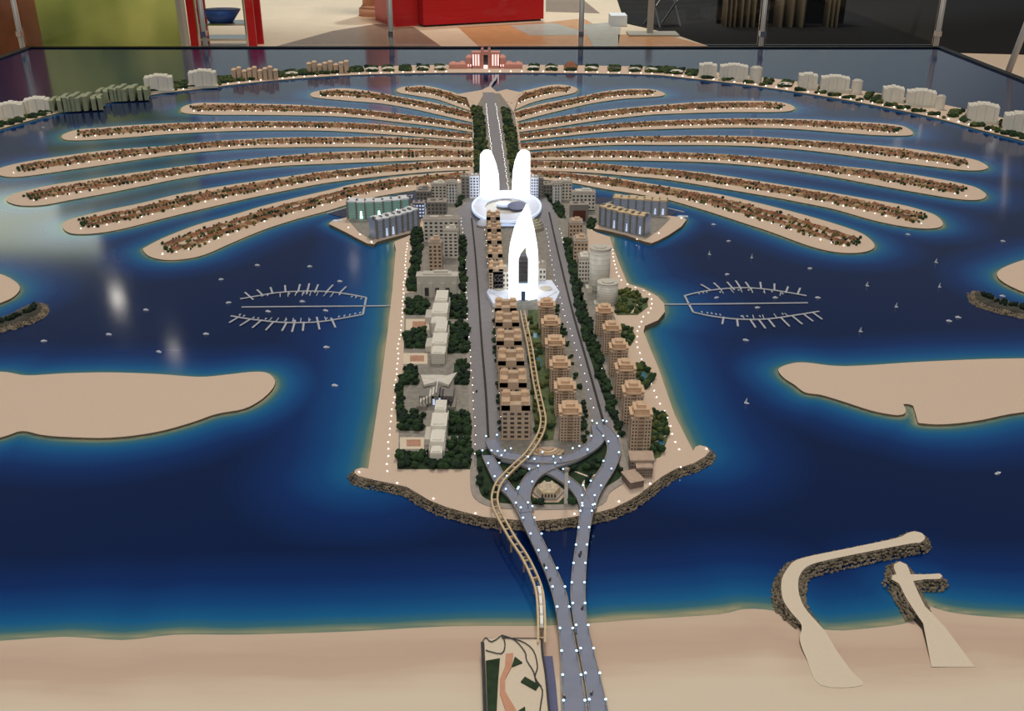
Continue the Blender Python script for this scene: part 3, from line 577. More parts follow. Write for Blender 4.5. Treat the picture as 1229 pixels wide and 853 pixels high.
def strip(name, pts, wpx, z, matn, thick=.001, n=30, kind='structure'):
    c, _ = resample(catmull(W(pts, z), 4, False), n); w_ = wpx
    T = np.gradient(c, axis=0); T /= np.linalg.norm(T, axis=1)[:, None]+1e-9; Nn = np.c_[-T[:, 1], T[:, 0]]
    b = MB(); b.ribbon((c+Nn*w_/2).tolist(), (c-Nn*w_/2).tolist(), WATER+z, WATER+z+thick)
    o = b.build(name, [matn]); tag(o, kind=kind); return o, c
strip('perimeter_road', [(569,560),(570,588),(579,601),(604,607.5),(660,609),(716,605.5),(728,589),(751,573),(747,555),(741,530),(738,505)], .022, ZT, 'kerb', .0022, 50)
strip('road_median', [(566,262),(570,300),(574,350),(578,410),(583,470),(586,525)], .007, ZT+.001, 'median', .003)
strip('road_median', [(659,255),(669,300),(686,370),(703,430),(721,495),(725,510)], .007, ZT+.001, 'median', .003)
strip('pavement', [(556,300),(558,377),(563,440),(565.5,500),(566.5,560)], .012, ZT, 'kerb', .0016)
strip('pavement', [(687,317),(701,370),(721,425),(740,490),(746,520)], .012, ZT, 'kerb', .0016)
# ---- elevated ramps and the two bridges
def deck(name, label, center, w_, z, n=40, group=None, edges=None):
    if edges:
        l, _ = resample(catmull(W(edges[0], z), 4, False), n); r, _ = resample(catmull(W(edges[1], z), 4, False), n)
    else:
        c, _ = resample(catmull(W(center, z), 4, False), n)
        T = np.gradient(c, axis=0); T /= np.linalg.norm(T, axis=1)[:, None]+1e-9; Nn = np.c_[-T[:, 1], T[:, 0]]; l, r = c+Nn*w_/2, c-Nn*w_/2
    mid = (l+r)/2; o0 = mid[n//2]
    g = empty(name, (o0[0], o0[1], WATER), label, 'bridge', group)
    l2, r2 = l-o0, r-o0
    b = MB(); b.ribbon(l2.tolist(), r2.tolist(), z-.005, z); b.build('road_deck', ['bridge'], g)
    for s_, (e, f) in enumerate(((l2, r2), (r2, l2))):
        e2 = e+(f-e)*.05; b = MB(); b.ribbon(e.tolist(), e2.tolist(), z, z+.003); b.build('parapet', ['kerb'], g)
    for i in range(2, n-1, 4):
        q = mid[i]-o0; zb = ZT if inside(mid[i], trW) else 0.0
        if WATER+z-.005-(WATER+zb) > .006:
            b = MB(); b.cyl(q[0], q[1], zb, .006, z-.005-zb, 8); b.build('pier', ['kerb'], g)
    return g, l, r, mid
BL = [(578,546),(584,560),(596,583),(612.7,600),(629,632.6),(649.8,677),(661.6,709.8),(669,745),(672,784),(673,815),(674,853),(675,880)]
BR = [(591,546),(600,560),(614,583),(632,603),(645,632.6),(665,677),(679.4,709.8),(686,745),(692.8,784),(699,815),(705,853),(709,880)]
CL = [(697,600),(693,638.6),(687.4,677),(684.5,712.7),(688,745),(694,778),(701.7,819.5),(706,853),(709,880)]
CR = [(715,600),(708,638.6),(704,677),(702.6,715),(705,745),(712,778),(722.4,819.5),(730,853),(735,880)]
g1, b1l, b1r, b1m = deck('bridge', 'left grey causeway bridge with blue street lamps crossing to the mainland', None, 0, .034, 60, 'causeway bridges', (BL, BR))
g2, b2l, b2r, b2m = deck('bridge', 'right grey causeway bridge with blue street lamps crossing to the mainland', None, 0, .0335, 50, 'causeway bridges', (CL, CR))
RAMPS = [
 ([(590,528),(595,538),(604.5,545.5),(633.8,549.8),(657,551.8),(684.5,548.8),(708,537),(719,524),(717,510)], .040, .0375, 'curved ramp arching across the top of the interchange garden'),
 ([(604,549),(622,553),(641.6,560),(665,567),(688.4,583),(699,597),(705,612)], .034, .033, 'ramp descending rightward behind the hexagonal pavilion to the right bridge'),
 ([(700,543),(684.5,551),(661,558.6),(641,570),(631,585),(628,600),(632,614)], .038, .0355, 'ramp curving down left of the hexagonal pavilion to the left bridge'),
 ([(722,512),(733,525),(737,540),(731.4,558.6),(718,580),(709,597),(706,610)], .040, .0345, 'outer right ramp joining the right boulevard to the right bridge')]
ramps = []
for c, w_, z, lb in RAMPS:
    r_ = deck('flyover_ramp', lb, c, w_, z, 34, 'ramps of the interchange'); ramps.append(r_)
# ---- street lamps
lamp0 = empty('street_lamp', (0, 0, 0), 'small blue-white street lamp on the left bridge', 'street lamp', 'street lamps of the bridges and ramps')
b = MB(); b.cyl(0, 0, 0, .0012, .012, 5); b.build('pole', ['pole'], lamp0)
b = MB(); b.cyl(0, 0, .0110, .0016, .0014, 8, r2=.0029); b.cyl(0, 0, .0124, .0029, .0024, 8, r2=.0010); b.build('bulb', ['ledb'], lamp0, True)
used = [False]
def lampat(x, y, z, lb, s=1.0):
    if not used[0]:
        used[0] = True; lamp0.location = (x, y, z); lamp0['label'] = lb; lamp0.scale = (s, s, s); return
    dup(lamp0, (x, y, z), 0, lb, (s, s, s))
def lamps_along(e, step, z, lb, inw=None, s=1.0):
    n = max(2, int(np.hypot(*(e[1:]-e[:-1]).T).sum()/step)); P_, _ = resample(e.tolist(), n)
    for i, p in enumerate(P_):
        if p[1] > 1.35: lampat(p[0], p[1], z, lb, s)
for e, f in ((b1l, b1r), (b1r, b1l)): lamps_along(e+(f-e)*.08, .062, WATER+.037, 'small blue-white street lamp along the parapets of the left bridge')
for e, f in ((b2l, b2r), (b2r, b2l)): lamps_along(e+(f-e)*.08, .062, WATER+.0365, 'small blue-white street lamp along the parapets of the right bridge')
nm_ = ['on the arching ramp', 'on the ramp behind the hexagonal pavilion', 'on the ramp left of the hexagonal pavilion', 'on the outer right ramp']
for k, (g, l, r, m_) in enumerate(ramps):
    for e, f in ((l, r), (r, l)): lamps_along(e+(f-e)*.1, .075, WATER+RAMPS[k][2]+.003, 'small blue-white street lamp '+nm_[k])
# ---- LEDs: 300 nearest single, the rest joined
LED = []      # (x,y,z,r)
def leds(pts, step, z, r=.0024):
    step *= 1.3; r *= .8
    c = catmull(W(pts, z), 4, False); P_ = np.array(c); n = max(2, int(np.hypot(*(P_[1:]-P_[:-1]).T).sum()/step)); Q, _ = resample(c, n)
    for p in Q: LED.append((p[0]+R.uniform(-.003, .003), p[1]+R.uniform(-.003, .003), WATER+z+r*.8, r))
leds([(489,292),(485,340),(482.6,380),(478,420),(475,455),(470,505),(465.5,545),(465,566)], .030, ZT, .0022)
leds([(430,566),(448,573),(468,578.5),(490,582),(522,599),(563,614),(587,617),(660,621),(680,618.5),(715,612),(747,600),(770,590),(790,572),(808,565),(830,552),(847,539)], .085, ZT, .0026)
leds([(735,300),(745,335),(775,350),(783,366),(770,385),(764,406),(770,430),(778,452),(795,490),(805,515),(815,540)], .034, ZT, .0024)
leds([(553,262),(557,300),(561,377),(566,440),(569.5,500),(570,545)], .040, ZT, .0019); leds([(581,270),(586,317),(592,377),(598,440),(602,500)], .055, ZT, .0017)
leds([(656,275),(663,317),(676,370),(694,425),(712,490)], .045, ZT, .0019); leds([(672,275),(684,317),(698,370),(717,425),(732,485)], .045, ZT, .0019)
leds([(583.5,125),(586,150),(590,180),(593,200)], .028, ZT, .0026); leds([(595,125),(599,150),(603,175),(607,205),(611,235)], .03, ZT, .0026)
for pn in ([(446,291),(470,286),(500,278)], [(710,276),(735,280),(765,287)], [(405,265),(430,280),(446,290)], [(817,262),(800,272),(790,280)]): leds(pn, .07, .0135, .003)
for k, (side, u, l) in enumerate(FRW):
    l_ = np.array(l); u_ = np.array(u)
    U, lu = resample(u, 80); Lw, _ = resample(l, 80); c = U+(Lw-U)*.70; j0 = max(3, int(80*.13/lu))
    n = int(lu/.062); Q, _ = resample(c[j0:].tolist(), n)
    for p in Q:
        if R.random() < .85 and p[0] > TX0: LED.append((p[0], p[1], WATER+.0085, .0022 if R.random() < .6 else .003))
cQ, _ = resample(ciS, 110)
for p in cQ:
    if R.random() < .9:
        dx, dy = p[0]-cc[0], p[1]-cc[1]; l_ = math.hypot(dx, dy); LED.append((p[0]+dx/l_*.05, p[1]+dy/l_*.05, WATER+.012, .0048))
LED.sort(key=lambda p: p[1]/p[3])
b = MB(); b.blob(0, 0, 0, 1, 1, 1, jit=0); led0 = b.build('led_light', ['led'], None, True)
for i, p in enumerate(LED[:300]):
    o = led0 if i == 0 else led0.copy()
    if i: C.objects.link(o)
    o.location = p[:3]; o.scale = (p[3],)*3
    tag(o, 'tiny warm white LED set in the near beaches and boulevards', 'LED light', 'beach and boulevard LED lights')
b = MB()
for p in LED[300:]: b.blob(p[0], p[1], p[2], p[3], p[3], p[3], jit=0)
tag(b.build('led_light', ['led'], None, True), 'tiny LEDs of the far fronds and crescent', 'LED lights', None, 'stuff')
# ---- cars
car0 = empty('car', (0, 0, 0), 'c', 'car', 'model cars on the bridges')
b = MB(); b.box(0, 0, .001, .0050, .011, .0028); b.build('body', ['car'], car0)
b = MB(); b.box(0, -.0005, .0038, .0042, .006, .002, taper=.8); b.build('cabin', ['window'], car0)
cars = [(653,679,.034,'tiny dark car on the upper left bridge'),(660,696,.034,'tiny dark car on the middle of the left bridge'),(697,664,.0335,'tiny dark car, upper of a pair on the right bridge'),(695.5,667,.0335,'tiny dark car, lower of a pair on the right bridge'),(699,730,.0335,'tiny dark car where the two bridges meet'),(691,760,.0335,'tiny dark car just below the joining bridges'),(677,836,.034,'tiny dark car at the bottom of the left bridge'),(710,832,.0335,'tiny dark car at the bottom of the right bridge'),(572,470,.0215,'tiny dark car on the left boulevard')]
for i, (px, py, z, lb) in enumerate(cars):
    q = G(px, py, z)
    if i == 0: car0.location = q; car0['label'] = lb
    else: dup(car0, q, R.uniform(-.3, .3), lb)
# ---- monorail
def monorail():
    z = .05
    pts = [(627,372),(629.5,385),(636,415),(643,458),(650,490),(652,505),(648,521),(634,543),(618,558),(606,570),(598,580),(594,592),(594,602),(598,614),(614,643),(628,664),(638,683),(645,700),(648.3,715),(650,742),(650,770)]
    c, _ = resample(catmull(W(pts, z), 4, False), 110)
    T = np.gradient(c, axis=0); T /= np.linalg.norm(T, axis=1)[:, None]; Nn = np.c_[-T[:, 1], T[:, 0]]
    o0 = c[60]; g = empty('monorail_track', (o0[0], o0[1], WATER), 'beige twin-beam monorail track winding from the arch tower to the mainland', 'track')
    for s_ in (-1, 1):
        m_ = c+Nn*s_*.0075-o0; b = MB(); b.ribbon((m_+Nn*.0024).tolist(), (m_-Nn*.0024).tolist(), z-.006, z); b.build('beam', ['beam'], g)
    b = MB()
    for i in range(2, 110, 1):
        if i % 2 == 0: q = c[i]-o0; b.box(q[0], q[1], z-.006, .0025, .014, .0035, math.atan2(T[i][1], T[i][0]))
    tag(b.build('cross_ties', ['beam'], g), kind='stuff')
    for i in range(6, 108, 5):
        q = c[i]-o0; zb = ZT if inside(c[i], trW) else 0
        b = MB(); b.box(q[0], q[1], zb, .005, .005, z-.006-zb); b.box(q[0], q[1], z-.011, .004, .02, .004, math.atan2(T[i][1], T[i][0])); b.build('pier', ['brownd'], g)
    # train at the mainland end
    tr_ = empty('monorail_train', (*c[104], WATER+z), 'white monorail train near the mainland end of the beige track', 'train')
    for i in (99, 101, 103, 105):
        q = (c[i]+c[i+1])/2-c[104]; b = MB(); b.box(q[0], q[1], 0, .0075, .030, .009, math.atan2(T[i][1], T[i][0])-math.pi/2, taper=.85); b.build('carriage', ['train'], tr_)
monorail()
# ================================================================== ROCKS (revetments and breakwaters)
def rocks(poly, width, zt, r0=.0055, layers=3, dens=1.0, loc=(0, 0), closed=False, outward=1):
    pts = np.array(poly); n = max(4, int(np.hypot(*(pts[1:]-pts[:-1]).T).sum()/(r0*1.5)*dens)); Q, _ = resample(pts.tolist(), n)
    T = np.gradient(Q, axis=0); T /= np.linalg.norm(T, axis=1)[:, None]+1e-9; Nn = np.c_[T[:, 1], -T[:, 0]]*outward
    b = MB()
    for i in range(n):
        for k in range(layers):
            f = (k+R.uniform(-.3, .3))/max(1, layers-1); p = Q[i]+Nn[i]*width*max(0, f); r = r0*R.uniform(.7, 1.35)
            b.blob(p[0]-loc[0]+R.uniform(-r, r)*.4, p[1]-loc[1]+R.uniform(-r, r)*.4, zt*(1-max(0, f)*.8)-r*.4, r, r, r*.8, jit=.3)
    return b
rk = [(a, c) for a, c in rocky[1:-2]]
rw = catmull(W(rk, ZT), 3, False); o0 = rw[len(rw)//2]
b = rocks(rw, .016, ZT-.002, .0044, 4, 1.0, o0)
o = b.build('rock_revetment', ['rock'], None, False, (o0[0], o0[1], WATER)); tag(o, 'grey brown boulders edging the near end of the trunk island', 'rocks', None, 'stuff')
def breakwater(name, label, outline, zt, rockw, skip=None, sandm='pale_sand', r0=.0042, smooth=True, base=True):
    top = W(outline, zt); top = catmull(top, 4) if smooth else top
    a = sum(top[i][0]*top[(i+1) % len(top)][1]-top[(i+1) % len(top)][0]*top[i][1] for i in range(len(top)))
    c = np.mean(np.array(top), axis=0)
    g = empty(name, (c[0], c[1], WATER), label, 'breakwater')
    b = MB(); b.prism([(x-c[0], y-c[1]) for x, y in top], -.003, zt, 0, 1); b.build('sand_top', [sandm, 'rock_dark'], g)
    ring = [p for p in top if p[1] > (skip or 0)]
    # keep order, break where points were skipped
    if skip:
        k = max(range(len(top)), key=lambda i: -top[i][1]); seq = top[k:]+top[:k]; ring = [p for p in seq if p[1] > skip]
    else: ring = top+[top[0]]
    b = rocks(ring, rockw+.004, zt-.002, r0, 4, 1.0, c, outward=1 if a > 0 else -1)
    tag(b.build('boulders', ['rock'], g), kind='stuff')
    return g
breakwater('breakwater', 'curved sandy breakwater edged with rocks, hooking out from the right beach', [(962,750),(950,735),(939.7,718.6),(938,697),(946,681),(961,670),(1019,657.6),(1076,645.5),(1088,640),(1097,637.5),(1107,640),(1110,646),(1104,651),(1093.7,652),(1046,661),(992.8,672),(970,679),(960,690),(958,702),(960,716),(968,732),(990,757),(1004,780),(1022,805),(1035,822),(985,822),(968,790),(960,768)], .0232, .012, G(900, 757).y)
breakwater('breakwater', 'short T-shaped sandy breakwater edged with rocks, at the right of the hooked one', [(1108,748),(1099,735),(1088,718),(1079,700),(1070,695),(1071,690),(1076,689),(1073,682),(1073,677),(1080,673.5),(1088,677),(1091,683),(1093,689),(1112,689),(1128,688),(1131,691),(1128,694.5),(1110,695),(1096,697),(1102,711),(1110,727),(1134,752),(1170,800),(1118,800)], .0232, .012, G(1100, 745).y, smooth=False)
for nm, ol, lb in (('left', [(-80,392),(-40,386),(0,381),(20.4,373),(38,364.5),(46,363),(50,368),(46,376),(27,385),(0,392),(-40,402),(-80,405)], 'dark rocky breakwater with small trees at the left edge of the sea'), ('right', [(1170,352),(1175,349.5),(1194,357),(1229,366),(1270,372),(1330,378),(1330,390),(1270,385),(1229,376),(1197,369),(1175,361)], 'dark rocky breakwater with small trees at the right edge of the sea')):
    g = breakwater('rock_island', lb, ol, .014, .016, None, 'rock_dark', .006)
# ================================================================== BUILDINGS
def spot(px, py, z=ZT): g = G(px, py, z); return g.x, g.y, WATER+z
def px2m(n, py, z=ZT): return n*MPP(py, z)
def windows(b, wx, wy, z0, z1, nx, nz, faces='fs', mi=0):
    # thin recess panels proud of the facades, front (-y) and sides
    hz = (z1-z0)/nz
    for k in range(nz):
        zc = z0+hz*(k+.22)
        for i in range(nx):
            x = (-.5+(i+.5)/nx)*wx
            if 'f' in faces: b.box(x, -wy/2, zc, wx/nx*.55, .0012, hz*.5, mi=mi)
        if 's' in faces:
            ny = max(1, int(nx*wy/wx))
            for i in range(ny):
                y = (-.5+(i+.5)/ny)*wy
                for s_ in (-1, 1): b.box(s_*wx/2, y, zc, .0012, wy/ny*.55, hz*.5, mi=mi)
def block_px(x0, x1, yb, yt, depth, zb=ZT):
    cx = (x0+x1)/2; x, y, z = spot(cx, yb, zb); w_ = px2m(x1-x0, yb, zb); h = HT(cx, yb, yt, zb)
    return x, y+depth/2, z, w_, h
# -- generic flat block with parts
def slab(name, label, x0, x1, yb, yt, depth, body='grey', zb=ZT, rot=0, win=(4, 5), roof='stepped', group=None, wmat='window', cat='building'):
    x, y, z, w_, h = block_px(x0, x1, yb, yt, depth, zb)
    g = empty(name, (x, y, z), label, cat, group, rot)
    b = MB(); b.box(0, 0, 0, w_, depth, h); b.build('body', [body], g)
    if win:
        b = MB(); windows(b, w_, depth, h*.06, h*.95, *win); tag(b.build('windows', [wmat], g), kind='stuff')
    if roof == 'stepped':
        b = MB(); b.box(0, depth*.05, h, w_*.7, depth*.7, h*.10); b.box(w_*.1, depth*.1, h*1.10, w_*.35, depth*.35, h*.08); b.build('roof_storey', [body], g)
        b = MB(); b.box(0, 0, h, w_*1.04, depth*1.04, h*.02+.001); b.build('cornice', ['acrylic2' if body.startswith('acr') else 'kerb'], g)
    elif roof == 'flat':
        b = MB(); b.box(0, 0, h, w_*1.05, depth*1.04, .002); b.build('cornice', ['kerb'], g)
        b = MB(); b.box(-w_*.2, 0, h+.002, w_*.25, depth*.25, .006); b.box(w_*.2, depth*.15, h+.002, w_*.2, depth*.2, .005); b.build('roof_housing', [body], g)
    return g
# -- brown apartment tower with stepped crown
def apt_mesh(w_, d, h, colr=('brown', 'brownc', 'brownd')):
    g = empty('apartment_tower', (0, 0, 0), 'x', 'building')
    hb = h*.80
    b = MB(); b.box(0, 0, 0, w_*.72, d*.72, hb); b.build('shaft', [colr[2]], g)
    for sx_ in (-1, 1):
        for sy_ in (-1, 1):
            b = MB(); b.box(sx_*w_*.30, sy_*d*.30, 0, w_*.34, d*.34, hb*.93); b.box(sx_*w_*.30, sy_*d*.30, hb*.93, w_*.40, d*.40, h*.025); b.build('corner_bay', [colr[0]], g)
    b = MB()
    for k in range(9):
        zz = hb*(k+.8)/10
        b.box(0, 0, zz, w_*.60, d*1.0, h*.012); b.box(0, 0, zz, w_*1.0, d*.6, h*.012)
    tag(b.build('balconies', [colr[0]], g), kind='stuff')
    b = MB()
    for k in range(9):
        zz = hb*(k+.25)/10
        for sx_ in (-1, 1):
            for o_ in (-.07, .07):
                b.box(sx_*w_*.30+w_*o_, -d*.47, zz, w_*.07, .001, hb*.05); b.box(sx_*w_*.47, -d*.3+d*o_, zz, .001, d*.07, hb*.05)
    tag(b.build('windows', ['window'], g), kind='stuff')
    b = MB(); b.box(0, 0, hb, w_*1.06, d*.72, h*.03); b.box(0, 0, hb, w_*.72, d*1.06, h*.03); b.build('cornice', [colr[1]], g)
    b = MB(); b.box(0, 0, hb+h*.03, w_*.62, d*.62, h*.09); b.box(0, 0, hb+h*.12, w_*.74, d*.74, h*.02); b.build('upper_storey', [colr[1]], g)
    b = MB(); b.box(0, 0, hb+h*.14, w_*.36, d*.36, h*.06); b.gable(0, 0, hb+h*.20, w_*.42, d*.42, h*.03); b.build('crown', [colr[1]], g)
    return g
apt = {}
def apartments(lst, label, group, kind='big', colr=('brown', 'brownc', 'brownd')):
    for (px, yb, yt, wp, lb) in lst:
        x, y, z = spot(px, yb); w_ = px2m(wp, yb); h = HT(px, yb, yt, ZT); d = w_*1.05
        if kind not in apt:
            g = apt_mesh(w_, d, h, colr); apt[kind] = (g, w_, h); g.location = (x, y+d/2, z); g['label'] = lb; g['group'] = group
            g.name = 'apartment_tower'
        else:
            g0, w0, h0 = apt[kind]; g = dup(g0, (x, y+d/2, z), 0, lb, (w_/w0, w_/w0, h/h0)); g['group'] = group
ordn = ['nearest', 'second from the near end', 'third from the near end', 'fourth from the near end', 'fifth from the near end', 'sixth from the near end', 'seventh from the near end', 'eighth from the near end', 'ninth from the near end']
gA = 'brown apartment towers of the inner right row'; 
apartments([(684,531,489,26,''),(677,500,461,25,''),(671,471,434,24,''),(666,443,408,23,''),(661,416,384,22,''),(656,394,362,20,'')] and
 [(684,531,489,26,'brown stepped apartment tower of the inner right row, '+ordn[0]),(678,501,461,25,'brown stepped apartment tower of the inner right row, '+ordn[1]),(672,472,434,24,'brown stepped apartment tower of the inner right row, '+ordn[2]),(666,444,408,23,'brown stepped apartment tower of the inner right row, '+ordn[3]),(661,418,384,22,'brown stepped apartment tower of the inner right row, '+ordn[4]),(656,396,362,20,'brown stepped apartment tower of the inner right row, '+ordn[5])], '', gA)
apartments([(768,541,490,26,'brown stepped apartment tower of the outer right row, '+ordn[0]),(759,510,464,25,'brown stepped apartment tower of the outer right row, '+ordn[1]),(750,479,437,24,'brown stepped apartment tower of the outer right row, '+ordn[2]),(742,452,412,22,'brown stepped apartment tower of the outer right row, '+ordn[3]),(734,426,390,21,'brown stepped apartment tower of the outer right row, '+ordn[4]),(725,404,369,20,'brown stepped apartment tower of the outer right row, '+ordn[5])], '', 'brown apartment towers of the outer right row')
# inner left row: long rows of narrower blocks with dark courts on the roof
def court_block(x0, x1, yb, yt, depth, lb, group):
    x, y, z, w_, h = block_px(x0, x1, yb, yt, depth)
    g = empty('courtyard_block', (x, y, z), lb, 'building', group)
    b = MB(); b.box(0, 0, 0, w_, depth, h*.8); b.build('body', ['brown'], g)
    b = MB(); windows(b, w_, depth, h*.04, h*.78, 4, 6, 'fs'); tag(b.build('windows', ['window'], g), kind='stuff')
    t_ = w_*.3
    b = MB()
    for sx_ in (-1, 1): b.box(sx_*(w_/2-t_/2), 0, h*.8, t_, depth, h*.14)
    for sy_ in (-1, 1): b.box(0, sy_*(depth/2-t_*.45), h*.8, w_, t_*.9, h*.16)
    b.build('roof_wing', ['brown'], g)
    for sx_ in (-1, 1):
        for sy_ in (-1, 1):
            b = MB(); b.box(sx_*w_*.33, sy_*depth*.33, h*.93, w_*.24, depth*.22, h*.10); b.gable(sx_*w_*.33, sy_*depth*.33, h*1.03, w_*.28, depth*.26, h*.05); b.build('turret', ['brownc'], g)
    return g
rows = [(602,636,528,478), (600,632,497,451), (598,629,469,425), (596,626,443,401), (595,623,418,379), (594,620,397,362)]
for i, (a, c_, yb, yt) in enumerate(rows):
    court_block(a, c_, yb, yt+6, .085, 'brown courtyard block with roof turrets in the inner left row, '+ordn[i], 'brown courtyard blocks of the inner left row')
rows = [(587,604,352,318),(586,603,333,300),(585,602,315,284),(585,601,299,270),(584,600,284,256)]
for i, (a, c_, yb, yt) in enumerate(rows):
    court_block(a, c_, yb, yt+3, .08, 'brown courtyard block between left boulevard and arch tower, '+ordn[i], 'brown courtyard blocks beside the arch tower')
slab('apartment_block', 'low grey block wedged between courtyard blocks and arch tower', 592, 612, 352, 326, .08, 'grey', win=(4, 4), roof='flat')
slab('apartment_block', 'low grey block right of the arch tower', 643, 655, 342, 322, .10, 'grey', win=(3, 3), roof='flat')
# left beach-side condominiums
def terrace_tower(label, x0, x1, yb, yt, lengths, group):
    # long pale acrylic slab running away from the viewer, roof climbing in steps
    x, y, z, w_, h = block_px(x0, x1, yb, yt, 0)
    g = empty('acrylic_slab_tower', (x, y, z), label, 'building', group)
    yy = 0
    for k, (ln_, hs, ws) in enumerate(lengths):
        b = MB(); b.box(0, yy+ln_/2, 0, w_*ws, ln_*.99, h*hs); b.box(0, yy+ln_/2, h*hs, w_*ws*.7, ln_*.8, .003); b.build('tier', ['acrylic'], g); yy += ln_
    b = MB()
    for k in range(7): b.box(0, .0, h*lengths[0][1]*(k+.7)/7.5, w_*lengths[0][2]*1.03, .003, .0012)
    for k in range(7): 
        for s_ in (-1, 1): b.box(s_*w_*.48, yy*.5, h*(k+.7)/8, .003, yy*.94, .0012)
    tag(b.build('floor_edges', ['acrylic2'], g), kind='stuff')
    b = MB(); b.box(-w_*.75, yy*.55, 0, w_*.5, yy*.3, h*.45); b.build('side_wing', ['acrylic2'], g)
    return g
gT = 'pale acrylic slab towers on the left shore'
terrace_tower('pale acrylic stepped slab tower at the near end of the left shore', 515, 533, 556, 540, [(.04, .8, .8), (.07, 1.1, .95), (.08, 1.35, 1.1), (.06, 1.6, .8)], gT)
terrace_tower('pale acrylic stepped slab tower just beyond the atrium hotel on the left shore', 517, 535, 437, 421, [(.06, .8, .9), (.09, 1.0, 1.0), (.09, 1.15, .8)], gT)
terrace_tower('pale acrylic stepped slab tower, farthest of the three on the left shore', 517, 536, 402, 386, [(.06, .9, .9), (.10, 1.15, 1.0), (.10, 1.35, .8)], gT)
# atrium hotel
x, y, z = spot(524, 486)
g = empty('atrium_hotel', (x, y, z), 'grey hotel with a lit glass atrium and flaring roof on the left shore', 'building')
sc = px2m(1, 480)
b = MB(); b.box(0, .03, 0, 40*sc, .07, .035); b.build('body', ['greyd'], g)
b = MB(); b.prism([(-22*sc,.12),(-16*sc,.05),(0,.075),(14*sc,.05),(22*sc,.14),(10*sc,.115),(0,.12)], .038, .046); b.build('roof_canopy', ['grey'], g)
for s_ in (-1, 1):
    b = MB()
    for k in range(5): b.box(s_*(4+k*3.4)*sc, .02-k*.006, .012, 2.2*sc, .05, .028-.003*k)
    b.build('louvre_wing', ['grey' if s_ < 0 else 'window'], g)
b = MB(); b.box(-3*sc, -.006, .004, 2.6*sc, .002, .02); b.box(4*sc, -.006, .004, 2*sc, .002, .024); b.build('atrium_glass', ['lit_soft'], g)
b = MB(); b.tube((0, 0, .044), (0, .10, .048), .002); b.build('roof_ridge', ['white'], g)
b = MB(); b.box(-17*sc, -.01, 0, 12*sc, .05, .014); b.build('podium', ['ground'], g); b = MB(); b.box(18*sc, .0, 0, 10*sc, .07, .012); b.build('podium', ['ground'], g)
# the castle-like block and grey tower cluster
g = slab('castle_block', 'white grey block with three dark bays above the stepped slabs on the left shore', 501, 549, 356, 332, .05, 'acrylic2', win=None, roof='stepped')
w_ = px2m(48, 356)
for k in (-1, 0, 1):
    b = MB(); b.box(k*w_*.26, -.026, .004, w_*.10, .003, .034); b.build('window_bay', ['window'], g)
for k in range(4):
    b = MB(); b.box((-.44+k*.29)*w_, -.02, 0, w_*.10, .025, .058); b.build('pier_tower', ['acrylic2'], g)
for a in [
 ('grey_tower', 'grey brown tower with dark window columns on the left shore', 515, 531, 328, 292, .05, 'brown', (3, 7), 'stepped'),
 ('grey_tower', 'slim grey tower beside the left boulevard, behind the castle block', 533, 550, 310, 278, .05, 'grey', (3, 7), 'stepped'),
 ('grey_tower', 'broad curved grey tower, tallest in the left shore cluster', 509, 551, 290, 264, .07, 'grey', (7, 5), 'flat'),
 ('grey_block', 'low brown roofed grey block between the harbour flats and the tower cluster', 513, 536, 258, 243, .07, 'greyd', (5, 3), 'flat'),
 ('grey_block', 'long grey block at the far end of the left shore', 500, 517, 250, 230, .08, 'greyd', (4, 4), 'stepped'),
 ('grey_tower', 'grey tower with pale fins left of the left white tower', 518, 536, 242, 222, .06, 'grey', (4, 5), 'stepped'),
 ('finned_tower', 'pale finned tower left of the ring road on the left', 536, 549, 244, 219, .05, 'acrylic2', (4, 6), 'flat'),
 ('grey_tower', 'slim grey tower close behind the left white tower', 554, 564, 238, 212, .05, 'greyd', (2, 6), 'flat'),
 ('blue_lit_tower', 'small blue lit tower adjoining the left white tower', 564, 575, 238, 211, .04, 'shell', (3, 7), 'flat'),
 ('blue_lit_tower', 'small blue lit tower adjoining the right white tower', 637, 646, 240, 213, .04, 'shell', (3, 7), 'flat'),
 ('grey_tower', 'slim grey tower right of the right white tower', 646, 652, 238, 214, .05, 'greyd', (2, 6), 'flat'),
 ('grey_block', 'dark glass topped low block right of the right white tower', 652, 663, 236, 222, .07, 'greyd', (3, 3), 'flat'),
 ('finned_tower', 'pale finned tower right of the ring road on the right', 663, 674, 244, 220, .05, 'acrylic2', (4, 6), 'flat'),
 ('grey_tower', 'grey tower behind the dark red fronted building', 674, 686, 240, 219, .06, 'grey', (3, 5), 'stepped'),
 ('grey_block', 'broad pale grey block behind the dark red fronted building', 686, 714, 252, 232, .06, 'grey', (6, 4), 'stepped'),
 ('red_fronted_building', 'grey building with a dark red brown glazed front on the right', 684, 706, 266, 246, .06, 'greyd', None, 'flat'),
 ('beige_block', 'beige apartment block, farthest of the outer right upper row', 683, 699, 290, 268, .07, 'brown', (4, 4), 'stepped'),
 ('beige_block', 'beige apartment block, middle of the outer right upper row', 688, 705, 316, 290, .08, 'brown', (4, 5), 'stepped'),
 ('beige_block', 'beige apartment block, nearest of the outer right upper row', 694, 708, 338, 312, .08, 'grey', (4, 5), 'stepped'),
]:
    nm, lb, x0, x1, yb, yt, dp, bd, wn, rf = a
    g = slab(nm, lb, x0, x1, yb, yt, dp, bd, win=wn, roof=rf)
    if nm == 'red_fronted_building':
        b = MB(); b.box(0, -.031, .004, .06, .003, .052); b.build('red_glazing', [mat('dark_red_glass', s2l(92, 50, 40), .3, .1)], g)
    if nm == 'finned_tower':
        for k in range(3):
            b = MB(); b.box(-.016+k*.016, -.028, 0, .005, .008, .088); b.build('fin', ['white'], g)
